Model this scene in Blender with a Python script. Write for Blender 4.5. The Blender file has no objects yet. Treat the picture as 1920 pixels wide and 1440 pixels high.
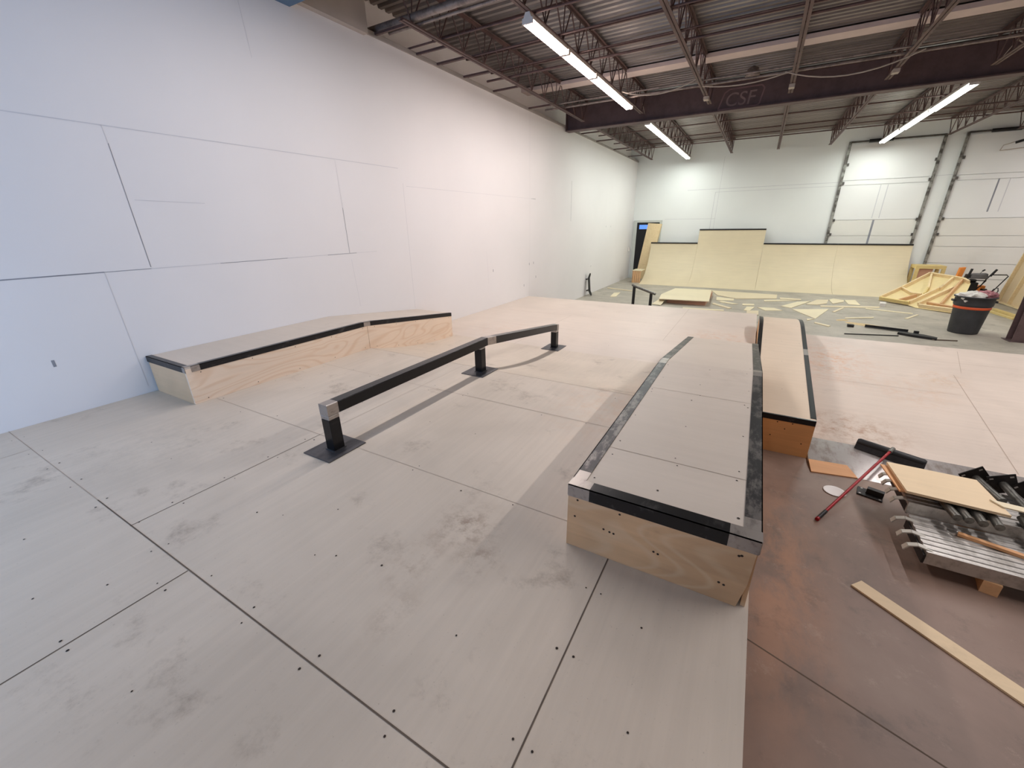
import bpy, math, random
from mathutils import Vector, Matrix
random.seed(7)
S = bpy.context.scene
COL = S.collection
R = math.radians
PI = math.pi

# ------------------------------------------------------------------ materials
def lin(c):
    return tuple(((x/255)/12.92 if x/255 <= .04045 else ((x/255+.055)/1.055)**2.4) for x in c)+(1,)

class NT:
    """small helper around a node tree"""
    def __init__(s, name):
        s.m = bpy.data.materials.new(name); s.m.use_nodes = True
        s.t = s.m.node_tree; s.t.nodes.clear()
        s.out = s.n('ShaderNodeOutputMaterial'); s.b = s.n('ShaderNodeBsdfPrincipled')
        s.l(s.b.outputs[0], s.out.inputs[0])
        s.co = s.n('ShaderNodeTexCoord').outputs['Object']
    def n(s, k): return s.t.nodes.new(k)
    def l(s, a, b): s.t.links.new(a, b)
    def val(s, inp, v):
        if hasattr(v, 'links'): s.l(v, inp)
        else: inp.default_value = v
    def noise(s, scale=(1,1,1), sc=1.0, detail=4, rough=.55, dist=0, loc=(0,0,0)):
        mp = s.n('ShaderNodeMapping'); mp.inputs['Scale'].default_value = scale; mp.inputs['Location'].default_value = loc
        s.l(s.co, mp.inputs[0])
        x = s.n('ShaderNodeTexNoise'); s.l(mp.outputs[0], x.inputs['Vector'])
        x.inputs['Scale'].default_value = sc; x.inputs['Detail'].default_value = detail
        x.inputs['Roughness'].default_value = rough; x.inputs['Distortion'].default_value = dist
        return x.outputs['Fac']
    def ramp(s, f, stops, interp='LINEAR'):
        r = s.n('ShaderNodeValToRGB'); s.l(f, r.inputs[0]); e = r.color_ramp.elements
        r.color_ramp.interpolation = interp
        while len(e) > 1: e.remove(e[-1])
        e[0].position = stops[0][0]; e[0].color = stops[0][1]
        for p, c in stops[1:]:
            q = e.new(p); q.color = c
        return r.outputs[0]
    def mask(s, f, a, b):
        m = s.n('ShaderNodeMapRange'); m.interpolation_type = 'SMOOTHSTEP'
        s.l(f, m.inputs[0]); m.inputs[1].default_value = a; m.inputs[2].default_value = b
        return m.outputs[0]
    def mix(s, f, a, b, mode='MIX'):
        x = s.n('ShaderNodeMix'); x.data_type = 'RGBA'; x.blend_type = mode
        s.val(x.inputs[0], f); s.val(x.inputs[6], a); s.val(x.inputs[7], b)
        return x.outputs[2]
    def math(s, op, a, b=0.0):
        x = s.n('ShaderNodeMath'); x.operation = op; s.val(x.inputs[0], a); s.val(x.inputs[1], b); return x.outputs[0]
    def sep(s):
        x = s.n('ShaderNodeSeparateXYZ'); s.l(s.co, x.inputs[0]); return x.outputs
    def blob(s, cx, cy, cz, r, k=(1,1,1)):
        mp = s.n('ShaderNodeMapping'); mp.vector_type = 'POINT'
        mp.inputs['Location'].default_value = (-cx*k[0]/r, -cy*k[1]/r, -cz*k[2]/r)
        mp.inputs['Scale'].default_value = (k[0]/r, k[1]/r, k[2]/r); s.l(s.co, mp.inputs[0])
        x = s.n('ShaderNodeVectorMath'); x.operation = 'LENGTH'; s.l(mp.outputs[0], x.inputs[0])
        m = s.n('ShaderNodeMapRange'); m.interpolation_type = 'SMOOTHSTEP'
        s.l(x.outputs['Value'], m.inputs[0]); m.inputs[1].default_value = 1; m.inputs[2].default_value = 0
        return m.outputs[0]
    def bump(s, f, strength=.2, dist=.01):
        b = s.n('ShaderNodeBump'); b.inputs['Strength'].default_value = strength; b.inputs['Distance'].default_value = dist
        s.l(f, b.inputs['Height']); s.l(b.outputs[0], s.b.inputs['Normal'])
    def done(s, color, rough=.6, metal=0.0, spec=.5):
        s.val(s.b.inputs['Base Color'], color); s.val(s.b.inputs['Roughness'], rough); s.val(s.b.inputs['Metallic'], metal)
        s.b.inputs['Specular IOR Level'].default_value = spec
        return s.m

def sc_(c, k): return tuple(min(1, x*k) for x in c[:3])+(1,)

def plain(name, rgb, rough=.6, metal=0, vary=.12, sc=3.0, spec=.4):
    t = NT(name); c = lin(rgb)
    f = t.noise(sc=sc, detail=5)
    return t.done(t.ramp(f, [(.3, sc_(c, 1-vary)), (.7, sc_(c, 1+vary))]), rough, metal, spec)

def ply(name, rgb, axis=0, grain=.12, blot=.10, rough=.55, figure=0.0, fig_rgb=None, dirt=0.0, smudges=(), gs=1.0, off=(0, 0, 0)):
    """sheet wood: stretched fine grain, soft blotches, optional cathedral figure and dirt"""
    t = NT(name); c = lin(rgb)
    scl = [26*gs]*3; scl[axis] = 1.3*gs
    g = t.noise(scale=tuple(scl), sc=1.0, detail=6, rough=.6, dist=.3)
    col = t.ramp(g, [(.25, sc_(c, 1-grain)), (.75, sc_(c, 1+grain*.6))])
    b = t.noise(sc=.9, detail=3, dist=.6, loc=(3, 7, 1))
    col = t.mix(1.0, col, t.ramp(b, [(.3, (1-blot,)*3+(1,)), (.7, (1+blot*.3,)*3+(1,))]), 'MULTIPLY')
    if figure > 0:
        s2 = [3.2*gs]*3; s2[axis] = .75*gs
        n = t.noise(scale=tuple(s2), sc=1.0, detail=2, rough=.4, dist=.7)
        w = t.math('FRACT', t.math('MULTIPLY', n, 11.0))
        w = t.math('ABSOLUTE', t.math('SUBTRACT', w, .5))
        col = t.mix(t.math('MULTIPLY', t.mask(w, .22, .5), figure), col, lin(fig_rgb))
    if dirt > 0:
        d = t.noise(sc=2.2, detail=8, rough=.72, loc=(1, 4, 2))
        col = t.mix(t.math('MULTIPLY', t.mask(d, .56, .78), dirt), col, lin((112, 92, 76)))
        d2 = t.noise(sc=90, detail=2, loc=(9, 4, 2))
        col = t.mix(t.math('MULTIPLY', t.mask(d2, .68, .8), dirt*.45), col, lin((95, 80, 66)))
    for (x, y, z, r, k, a, srgb) in smudges:
        x, y, z = x-off[0], y-off[1], z-off[2]
        q = t.math('MULTIPLY', t.blob(x, y, z, r, k), t.mask(t.noise(sc=9, detail=9, rough=.75, loc=(x, y, z)), .42, .66))
        col = t.mix(t.math('MULTIPLY', q, a), col, lin(srgb))
    t.bump(g, .06, .004)
    return t.done(col, rough, 0, .35)

def metal_paint(name, rgb, wear_rgb, wear=.5, lo=.52, hi=.66, rough=.35, metal=.6, sc=5.0):
    t = NT(name)
    f = t.noise(scale=(2.5, 1, 2.5), sc=sc, detail=7, rough=.7)
    col = t.mix(t.math('MULTIPLY', t.mask(f, lo, hi), wear), lin(rgb), lin(wear_rgb))
    t.bump(f, .08, .003)
    return t.done(col, rough, metal, .5)

def wall_paint(name, rgb, vary=.025, rough=.7):
    t = NT(name); c = lin(rgb)
    f = t.noise(sc=.55, detail=4, rough=.5)
    col = t.ramp(f, [(.3, sc_(c, 1-vary)), (.7, sc_(c, 1+vary))])
    g = t.noise(sc=120, detail=2)
    t.bump(g, .05, .002)
    return t.done(col, rough, 0, .3)

def emit(name, rgb, strength):
    t = NT(name); c = lin(rgb)
    f = t.noise(sc=2)
    t.val(t.b.inputs['Base Color'], t.ramp(f, [(0, c), (1, c)]))
    t.b.inputs['Emission Color'].default_value = c; t.b.inputs['Emission Strength'].default_value = strength
    return t.m

M = {}
M['deck'] = ply('deck_plywood', (210, 195, 178), 1, .06, .13, .5, dirt=.62, off=(2.7, 0, 0),
    smudges=[(4.05, 1.45, .88, .30, (1,1,1), .6, (112, 80, 56)), (3.98, 1.12, .88, .28, (1.4,1,1), .45, (130, 98, 72)),
             (4.25, 1.28, .88, .2, (1,1,1), .5, (118, 86, 62)), (4.1, .85, .88, .22, (1.6,1,1), .35, (125, 98, 74)), (.9, 5.9, .66, .5, (1,1,1), .3, (170, 110, 70)),
             (4.2, 3.4, .88, .7, (1,.6,1), .35, (205, 165, 130)), (1.4, 1.0, .88, .8, (1,1,1), .15, (110, 105, 98))])
M['deck_low'] = ply('deck_plywood_low', (211, 197, 184), 0, .05, .08, .5, dirt=.18, off=(2.7, 0, 0),
    smudges=[(4.9, 7.4, .63, .9, (1,1,1), .5, (200, 150, 110)), (1.2, 6.4, .63, .9, (.8,1,1), .2, (206, 164, 136))])
M['kick'] = ply('kicker_plywood', (204, 189, 175), 0, .06, .10, .5, dirt=.3, off=(9, 6.7, 0),
    smudges=[(6.5, 5.7, .12, .55, (.6,1,1), .7, (150, 105, 70)), (6.5, 7.6, .4, .8, (1,.7,1), .6, (196, 140, 96)), (7.3, 6.9, .3, .6, (1,1,1), .4, (196, 150, 110)),
             (7.7, 7.4, .4, .35, (1,1,1), .5, (190, 145, 95))])
M['ledge_top'] = ply('ledge_top_plywood', (206, 193, 179), 0, .04, .08, .5, dirt=.16)
M['narrow_top'] = ply('narrow_top_plywood', (212, 194, 172), 0, .05, .09, .5, dirt=.1)
M['ledge_front'] = ply('ledge_front_plywood', (218, 174, 132), 0, .12, .34, .5, figure=.25, fig_rgb=(222, 196, 164), dirt=.3)
M['narrow_front'] = ply('narrow_front_plywood', (205, 152, 100), 0, .10, .16, .55, dirt=.4)
M['pine_ply'] = ply('pine_plywood', (238, 214, 190), 1, .06, .06, .5, figure=.4, fig_rgb=(216, 176, 140))
M['ply_end'] = ply('end_plywood', (218, 180, 142), 0, .06, .2, .55, dirt=.35)
M['birch'] = ply('fresh_birch_plywood', (219, 203, 172), 0, .05, .05, .5)
M['birch2'] = ply('offcut_plywood', (226, 212, 180), 0, .05, .06, .55)
M['sheet'] = ply('used_plywood_sheet', (222, 198, 162), 0, .05, .08, .5, dirt=.25)
M['orange_ply'] = ply('orange_plywood', (216, 162, 114), 0, .08, .1, .55, dirt=.25)
M['pink_ply'] = ply('pink_plywood', (196, 148, 120), 0, .08, .1, .55, dirt=.2)
M['lumber'] = ply('spruce_lumber', (234, 210, 166), 1, .10, .08, .6, figure=.2, fig_rgb=(206, 164, 116))
M['lumber_red'] = ply('red_lumber', (214, 170, 126), 1, .14, .12, .6)
M['lumber_yellow'] = ply('yellow_lumber', (222, 196, 132), 0, .12, .12, .6)
M['ply_back'] = ply('frame_plywood', (230, 208, 156), 0, .08, .1, .6)
M['dust'] = plain('sawdust', (205, 182, 142), .95, 0, .15, 20, .1)
M['seam'] = plain('seam_dark', (104, 92, 82), .9, 0, .2, 8, .1)  # dark line colour for joints and cracks
M['seam_soft'] = plain('seam_faint', (172, 156, 142), .9, 0, .1, 8, .1)
M['wall_seam'] = plain('wall_seam', (140, 140, 146), .9, 0, .15, 2, .1)
M['wall_seam_soft'] = plain('wall_seam_faint', (206, 204, 206), .9, 0, .05, 2, .1)
M['screw'] = plain('screw_head', (46, 36, 30), .6, .3, .2, 20)
M['black_steel'] = metal_paint('black_painted_steel', (30, 29, 31), (96, 92, 92), .55, .55, .72, .32, .45, 4)
M['rail_steel'] = metal_paint('rail_black_steel', (24, 23, 25), (70, 68, 70), .5, .58, .75, .22, .5, 3)
M['worn_steel'] = metal_paint('worn_edge_steel', (52, 50, 52), (128, 122, 118), .8, .45, .62, .38, .6, 6)
M['bare_steel'] = metal_paint('bare_steel', (168, 160, 154), (110, 104, 100), .6, .5, .7, .35, .7, 9)
M['plate_steel'] = metal_paint('base_plate_steel', (92, 90, 92), (66, 64, 66), .6, .45, .65, .45, .6, 7)
M['galv'] = metal_paint('threshold_steel', (186, 180, 176), (134, 118, 104), .6, .45, .66, .22, .6, 5)
M['alu'] = metal_paint('aluminium', (190, 186, 180), (140, 134, 126), .6, .45, .65, .4, .75, 4)
M['hook'] = plain('pale_hook_metal', (188, 184, 174), .5, .3, .12, 9)
M['alu_dark'] = metal_paint('dark_aluminium', (120, 116, 112), (64, 60, 56), .8, .45, .65, .45, .6, 5)
M['tube_steel'] = metal_paint('grey_tube_steel', (112, 110, 104), (60, 56, 52), .8, .45, .65, .4, .6, 6)
M['black_plate'] = metal_paint('black_flange_steel', (30, 26, 25), (58, 48, 44), .6, .5, .7, .5, .3, 8)
M['joist'] = metal_paint('joist_paint', (98, 74, 70), (70, 54, 52), .7, .4, .65, .6, .1, 2)
M['girder'] = metal_paint('girder_paint', (98, 78, 77), (80, 63, 63), .7, .4, .65, .6, .1, 1.2)
M['logo'] = plain('girder_lettering', (128, 100, 100), .7, 0, .15, 6)
M['logo2'] = plain('girder_lettering_light', (134, 112, 110), .7, 0, .15, 6)
M['galv_pipe'] = metal_paint('ceiling_conduit', (150, 138, 132), (96, 84, 80), .7, .4, .65, .45, .5, 3)
M['white_metal'] = plain('white_enamel', (226, 218, 212), .5, 0, .04, 4)
M['band'] = plain('pale_strip_paint', (214, 196, 190), .6, 0, .08, 2)
M['cable'] = plain('pale_cable', (176, 164, 152), .6, 0, .1, 9)
M['black'] = plain('black_plastic', (26, 25, 26), .5, 0, .25, 6)
M['can'] = plain('dark_grey_plastic', (58, 58, 60), .55, 0, .2, 5)
M['orange'] = plain('orange_band', (226, 96, 52), .6, 0, .12, 5)
M['orange_m'] = plain('orange_machine_paint', (232, 140, 62), .5, 0, .1, 5)
M['grey_m'] = plain('grey_machine_plastic', (96, 94, 94), .5, 0, .2, 8)
M['paper'] = plain('crumpled_white', (214, 208, 200), .8, 0, .12, 9)
M['rag'] = plain('faded_red_rag', (172, 118, 122), .9, 0, .3, 12)
M['red'] = plain('red_handle', (150, 24, 34), .35, .2, .2, 6)
M['bristle'] = plain('black_bristles', (34, 32, 33), .8, 0, .3, 30)
M['white_disc'] = plain('white_disc', (232, 228, 224), .6, 0, .03, 6)
M['grip'] = plain('grip_tape', (42, 40, 38), .9, 0, .2, 40)
M['wheel'] = plain('dark_wheel', (36, 34, 34), .6, 0, .2, 9)
M['door_black'] = plain('black_door', (16, 15, 18), .5, 0, .2, 3)
M['door_white'] = plain('door_frame_white', (196, 198, 192), .6, 0, .04, 3)
M['rubber'] = plain('dark_track', (84, 80, 76), .6, .3, .35, 4)
M['track'] = metal_paint('door_track_steel', (160, 158, 150), (70, 64, 58), .9, .42, .6, .45, .5, 2.4)
M['ledger'] = plain('wall_top_ledger', (156, 148, 142), .7, 0, .1, 3)
M['soffit'] = plain('soffit_paint', (176, 166, 158), .7, 0, .08, 2)
M['blue_trim'] = plain('blue_grey_tone', (84, 112, 140), .6, 0, .1, 2)
M['wall_l'] = wall_paint('left_wall_paint', (228, 224, 223))
M['wall_up'] = wall_paint('upper_wall_paint', (246, 240, 236))
M['wall_b'] = wall_paint('back_wall_paint', (233, 233, 230))
M['wall_o'] = wall_paint('other_wall_paint', (214, 208, 202))
M['door_ov'] = wall_paint('overhead_door_paint', (232, 230, 227))
M['door_ov2'] = wall_paint('overhead_door_lower_paint', (228, 224, 216))
M['tubeA'] = emit('lit_tube_warm', (255, 236, 226), 14)
M['tubeB'] = emit('lit_tube_cool', (246, 255, 244), 14)
M['window_blue'] = emit('blue_door_glass', (92, 140, 232), .75)

# concrete floor: brown and stained near, grey beyond
t = NT('concrete')
sx, sy, sz = t.sep()
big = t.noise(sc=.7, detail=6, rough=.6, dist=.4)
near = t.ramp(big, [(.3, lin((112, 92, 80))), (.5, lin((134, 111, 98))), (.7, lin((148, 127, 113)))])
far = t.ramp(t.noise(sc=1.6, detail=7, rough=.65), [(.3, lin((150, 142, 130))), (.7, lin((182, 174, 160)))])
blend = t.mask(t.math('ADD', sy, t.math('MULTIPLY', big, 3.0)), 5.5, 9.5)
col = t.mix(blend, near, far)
wash = t.noise(scale=(1.2, .5, 1), sc=2.6, detail=9, rough=.72, dist=.15)
od = t.math('MULTIPLY', t.blob(5.75, 3.0, 0, 1.0, (2.2, .55, 1)), t.mask(wash, .38, .6))
col = t.mix(t.math('MULTIPLY', od, .45), col, lin((196, 140, 100)))
col = t.mix(t.math('MULTIPLY', t.mask(t.noise(sc=5, detail=9, rough=.8, loc=(5, 5, 0)), .55, .72), .42), col, lin((176, 156, 140)))
col = t.mix(t.math('MULTIPLY', t.mask(t.noise(sc=3, detail=9, rough=.75, loc=(2, 9, 0)), .52, .72), .5), col, lin((84, 72, 64)))
t.bump(t.noise(sc=30, detail=6), .08, .004)
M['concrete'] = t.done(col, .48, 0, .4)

# corrugated roof deck: dull galvanised
t = NT('roof_deck')
f = t.noise(scale=(.5, 3, 1), sc=1.2, detail=6, rough=.65)
M['roof'] = t.done(t.ramp(f, [(.3, lin((112, 104, 100))), (.7, lin((156, 146, 140)))]), .4, .55, .5)

# ------------------------------------------------------------------ geometry helpers
class MB:
    def __init__(s): s.v = []; s.f = []; s.m = []; s.sm = []
    def add(s, vs, fs, mi=0, smooth=False):
        o = len(s.v); s.v += [tuple(v) for v in vs]
        for f in fs:
            s.f.append(tuple(i+o for i in f)); s.m.append(mi); s.sm.append(smooth)
        return s
    def box(s, a, b, mi=0):
        x0, y0, z0 = a; x1, y1, z1 = b
        vs = [(x0,y0,z0),(x1,y0,z0),(x1,y1,z0),(x0,y1,z0),(x0,y0,z1),(x1,y0,z1),(x1,y1,z1),(x0,y1,z1)]
        return s.add(vs, [(0,3,2,1),(4,5,6,7),(0,1,5,4),(1,2,6,5),(2,3,7,6),(3,0,4,7)], mi)
    def hexa(s, lo, hi, mi=0):
        """two quads (lower, upper), same winding (counter-clockwise from above)"""
        n = len(lo); vs = list(lo)+list(hi)
        fs = [tuple(reversed(range(n))), tuple(range(n, 2*n))]+[(i, (i+1) % n, n+(i+1) % n, n+i) for i in range(n)]
        return s.add(vs, fs, mi)
    def poly(s, pts, z0, z1, mi=0):
        a = sum(p[0]*q[1]-q[0]*p[1] for p, q in zip(pts, pts[1:]+pts[:1]))
        if a < 0: pts = pts[::-1]
        return s.hexa([(p[0], p[1], z0) for p in pts], [(p[0], p[1], z1) for p in pts], mi)
    def slab(s, pts, th, mi=0):
        """planar polygon in space extruded against its normal"""
        P = [Vector(p) for p in pts]; n = Vector((0,0,0))
        for a, b in zip(P, P[1:]+P[:1]): n += a.cross(b)
        n.normalize()
        return s.hexa([p-n*th for p in P], P, mi)
    def bar(s, a, b, w, h, up=(0,0,1), mi=0):
        a = Vector(a); b = Vector(b); d = (b-a).normalized(); u = Vector(up)
        r = d.cross(u)
        if r.length < 1e-5: r = d.cross(Vector((1,0,0)))
        r.normalize(); u = r.cross(d).normalized()
        q = [(-1,-1),(1,-1),(1,1),(-1,1)]
        lo = [a+r*(x*w/2)+u*(y*h/2) for x, y in q]; hi = [b+r*(x*w/2)+u*(y*h/2) for x, y in q]
        n = len(s.f); s.hexa(lo, hi, mi); 
        return s
    def tube(s, pts, r, n=10, mi=0, caps=True):
        P = [Vector(p) for p in pts]; rs = r if isinstance(r, (list, tuple)) else [r]*len(P)
        rings = []; u = None
        for i, p in enumerate(P):
            d = (P[min(i+1, len(P)-1)]-P[max(i-1, 0)]).normalized()
            if u is None:
                u = d.cross(Vector((0,0,1)))
                if u.length < 1e-4: u = Vector((1,0,0))
            u = (u-d*u.dot(d)).normalized(); w = d.cross(u)
            rings.append([p+(u*math.cos(2*PI*k/n)+w*math.sin(2*PI*k/n))*rs[i] for k in range(n)])
        vs = [v for q in rings for v in q]; fs = []
        for i in range(len(P)-1):
            for k in range(n):
                fs.append((i*n+k, i*n+(k+1) % n, (i+1)*n+(k+1) % n, (i+1)*n+k))
        s.add(vs, fs, mi, True)
        if caps:
            s.add(rings[0], [tuple(reversed(range(n)))], mi); s.add(rings[-1], [tuple(range(n))], mi)
        return s
    def lathe(s, prof, c=(0,0,0), n=28, mi=0, smooth=True):
        vs = [(c[0]+r*math.cos(2*PI*k/n), c[1]+r*math.sin(2*PI*k/n), c[2]+z) for r, z in prof for k in range(n)]
        fs = [(i*n+k, i*n+(k+1) % n, (i+1)*n+(k+1) % n, (i+1)*n+k) for i in range(len(prof)-1) for k in range(n)]
        return s.add(vs, fs, mi, smooth)
    def disc(s, c, r, nrm=(0,0,1), n=8, mi=0):
        nrm = Vector(nrm).normalized(); u = nrm.orthogonal().normalized(); w = nrm.cross(u)
        return s.add([Vector(c)+(u*math.cos(2*PI*k/n)+w*math.sin(2*PI*k/n))*r for k in range(n)], [tuple(range(n))], mi)
    def extrude_x(s, prof, x0, x1, mi=0):
        """closed profile of (y,z), swept along x"""
        n = len(prof); a = sum(p[0]*q[1]-q[0]*p[1] for p, q in zip(prof, prof[1:]+prof[:1]))
        if a < 0: prof = prof[::-1]
        return s.add([(x0, y, z) for y, z in prof]+[(x1, y, z) for y, z in prof],
                     [tuple(reversed(range(n))), tuple(range(n, 2*n))]+[(i, (i+1) % n, n+(i+1) % n, n+i) for i in range(n)], mi)
    def build(s, name, mats, parent=None, bevel=0, recalc=True):
        off = Vector((0,0,0))
        if parent is not None:
            off = Vector(parent.get('_o', (0,0,0)))
        me = bpy.data.meshes.new(name)
        me.from_pydata([tuple(Vector(v)-off) for v in s.v], [], s.f)
        if not isinstance(mats, (list, tuple)): mats = [mats]
        for m in mats: me.materials.append(m)
        me.polygons.foreach_set('material_index', s.m); me.polygons.foreach_set('use_smooth', s.sm)
        me.update()
        o = bpy.data.objects.new(name, me); COL.objects.link(o)
        if parent is not None:
            o.parent = parent; o['_o'] = tuple(off)
        if bevel:
            b = o.modifiers.new('bevel', 'BEVEL'); b.width = bevel; b.segments = 2; b.limit_method = 'ANGLE'
        return o

def tag(o, label=None, cat=None, group=None, kind=None):
    if label: o['label'] = label
    if cat: o['category'] = cat
    if group: o['group'] = group
    if kind: o['kind'] = kind
    return o
def thing(name, label, cat, loc=(0,0,0), group=None):
    o = bpy.data.objects.new(name, None); COL.objects.link(o); o.location = loc; o['_o'] = tuple(loc)
    o.empty_display_size = .1
    return tag(o, label, cat, group)
def struct(o): o['kind'] = 'structure'; return o
def dup(root, loc, label, rotz=0):
    r = root.copy(); COL.objects.link(r); r.location = loc; r.rotation_euler = (0, 0, rotz); r['label'] = label
    for ch in list(root.children):
        c = ch.copy(); COL.objects.link(c); c.parent = r
        for g in list(ch.children):
            d = g.copy(); COL.objects.link(d); d.parent = c
    return r

def smooth_noise_blob(mb, c, r, seed, mi=0, amp=.35, n=14, squash=(1,1,1)):
    rnd = random.Random(seed); ph = [(rnd.uniform(-1,1), rnd.uniform(-1,1), rnd.uniform(-1,1), rnd.uniform(0,6), rnd.uniform(3,7)) for _ in range(7)]
    vs = []
    for i in range(n+1):
        th = PI*i/n
        for k in range(2*n):
            p = 2*PI*k/(2*n); d = Vector((math.sin(th)*math.cos(p), math.sin(th)*math.sin(p), math.cos(th)))
            q = 1+amp*sum(abs(math.sin(e*(d.x*a+d.y*b+d.z*g)+f))-.5 for a, b, g, f, e in ph)/3
            vs.append((c[0]+d.x*r*q*squash[0], c[1]+d.y*r*q*squash[1], c[2]+d.z*r*q*squash[2]))
    m = 2*n
    mb.add(vs, [(i*m+k, (i+1)*m+k, (i+1)*m+(k+1) % m, i*m+(k+1) % m) for i in range(n) for k in range(m)], mi)

# ------------------------------------------------------------------ dimensions (metres; left wall x=0, depth +y, concrete z=0)
ZP, ZL = .88, .63           # upper deck, lower deck
YK, YB, YE = 3.74, 5.64, 9.95   # kink, bank foot, far edge of lower deck
XR = 5.43
def zdeck(y):
    if y <= YK: return ZP
    if y >= YB: return ZL
    u = (y-YK)/(YB-YK); return ZL+(ZP-ZL)*(1-u)**2
KY0, KY1, KZ1 = 4.77, 8.62, .582
def zkick(y): return max(0, min(KZ1, (y-KY0)/(KY1-KY0)*KZ1))

# ------------------------------------------------------------------ shell
X0, X1, Y0, Y1, ZC = -.35, 15.5, -7.0, 20.4, 5.5
mb = MB(); mb.box((X0-.2, Y0-.2, -.2), (X1+.2, Y1+.3, 0))
def quadz(mb, a, b, w, z, mi):
    a = Vector((a[0], a[1], z)); b = Vector((b[0], b[1], z)); d = (b-a).normalized(); n = Vector((-d.y, d.x, 0))*w/2
    mb.add([a-n, b-n, b+n, a+n], [(0,1,2,3)], mi)
quadz(mb, (5.5, 2.3), (9.5, 1.0), .008, .0012, 1)
quadz(mb, (5.5, 10.9), (15, 10.6), .01, .0012, 1)
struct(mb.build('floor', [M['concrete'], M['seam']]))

# left wall: furred panel face in front of a recessed masonry wall
mb = MB(); mb.box((-.12, Y0, 0), (0, Y1, 4.93))
def wseam(y0, z0, y1, z1, w, mi):
    e = .0015; dy, dz = y1-y0, z1-z0; L = math.hypot(dy, dz); ny, nz = -dz/L*w/2, dy/L*w/2
    mb.add([(e, y0-ny, z0-nz), (e, y1-ny, z1-nz), (e, y1+ny, z1+nz), (e, y0+ny, z0+nz)], [(0,1,2,3)], mi)
for a in [(.4, 2.085, 1.5, 2.085, .009, 1), (1.5, 2.085, 1.86, 2.085, .005, 1), (1.86, 2.085, 2.5, 2.085, .005, 2), (2.5, 2.085, 3.3, 2.085, .005, 1), (3.3, 2.085, 3.9, 2.085, .005, 2), (3.9, 2.085, 4.4, 2.085, .006, 1), (4.4, 2.085, 4.8, 2.085, .004, 2),
          (.4, 3.31, 5.45, 3.31, .008, 2), (1.84, 3.17, 1.86, 2.1, .006, 1), (1.83, 3.31, 1.84, 3.17, .004, 2), (1.5, 2.08, 1.52, .95, .004, 2), (4.26, 3.3, 4.27, 2.7, .004, 2), (4.27, 2.7, 4.275, 2.09, .006, 1),
          (4.29, 2.0, 4.33, 1.3, .004, 2), (5.53, 3.1, 5.53, 1.06, .006, 2), (5.6, 3.06, 7.4, 3.06, .005, 2), (7.4, 3.06, 10.2, 3.06, .004, 2), (10.1, 3.06, 10.35, 3.06, .008, 1), (12.78, 3.66, 12.8, 2.53, .012, 1), (1.9, 2.71, 2.5, 2.70, .004, 2),
          (7.95, 1.9, 8.0, 1.2, .005, 2), (3.33, 4.75, 3.36, 4.2, .004, 2), (10.02, 4.9, 10.02, .63, .006, 2)]:
    wseam(*a)
for y, z in [(8.2, 1.47), (10.0, 1.47), (10.25, 1.48), (16.4, 2.34), (17.0, 2.34), (9.7, .95), (14.9, 1.0), (.95, 1.36), (10.4, 1.1)]:
    wseam(y, z-.03, y, z+.03, .02, 1)
struct(mb.build('wall_left', [M['wall_l'], M['wall_seam'], M['wall_seam_soft']]))
mb = MB(); mb.box((X0-.15, Y0, 0), (X0, Y1, ZC+.1)); struct(mb.build('wall_left_upper', M['wall_up']))
mb = MB(); mb.box((-.06, 5.0, 4.93), (.03, Y1, 4.985)); struct(mb.build('trim_1', M['ledger']))
mb = MB(); mb.box((X0, -2, 4.9), (.09, 5.05, 5.49)); struct(mb.build('trim_2', M['soffit']))
mb = MB(); mb.box((.0, 1.5, 4.84), (3.0, 3.95, 5.3)); struct(mb.build('trim_3', M['blue_trim']))  # plain blue-grey box in the top left corner
# back wall with raised bands
mb = MB(); mb.box((X0-.15, Y1, 0), (X1+.15, Y1+.2, ZC+.1))
def bseam(x0, z0, x1, z1, w, mi, e=.0015):
    dx, dz = x1-x0, z1-z0; L = math.hypot(dx, dz); nx, nz = -dz/L*w/2, dx/L*w/2
    y = Y1-e; mb.add([(x0-nx, y, z0-nz), (x1-nx, y, z1-nz), (x1+nx, y, z1+nz), (x0+nx, y, z0+nz)], [(0,1,2,3)], mi)
for a in [(2.2, 3.72, 7.4, 3.74, .015, 1), (3.3, 3.60, 7.4, 3.62, .012, 1), (3.3, 3.6, 3.28, 2.1, .015, 1), (3.45, 4.9, 3.42, 2.0, .010, 1), (1.4, 2.59, 3.44, 2.58, .012, 1), (10.0, 3.80, 10.45, 3.81, .015, 1)]:
    bseam(*a)
struct(mb.build('wall_back', [M['wall_b'], M['wall_seam_soft']]))
mb = MB(); mb.box((X1, Y0, 0), (X1+.15, Y1, ZC+.1)); struct(mb.build('wall_right', M['wall_o']))
mb = MB(); mb.box((X0-.15, Y0-.15, 0), (X1+.15, Y0, ZC+.1)); struct(mb.build('wall_front', M['wall_o']))

# corrugated ceiling: flutes run along x
mb = MB(); y = Y0; prof = []
while y < Y1:
    prof += [(y, ZC), (y+.062, ZC), (y+.078, ZC+.042), (y+.134, ZC+.042)]; y += .15
prof.append((Y1, ZC))
n = len(prof); xs = (X0, X1)
mb.add([(x, a, b) for x in xs for a, b in prof], [(i, i+1, n+i+1, n+i) for i in range(n-1)], 0)
mb.box((X0-.1, Y0-.1, ZC+.08), (X1+.1, Y1+.1, ZC+.14))
struct(mb.build('ceiling', M['roof']))

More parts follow.
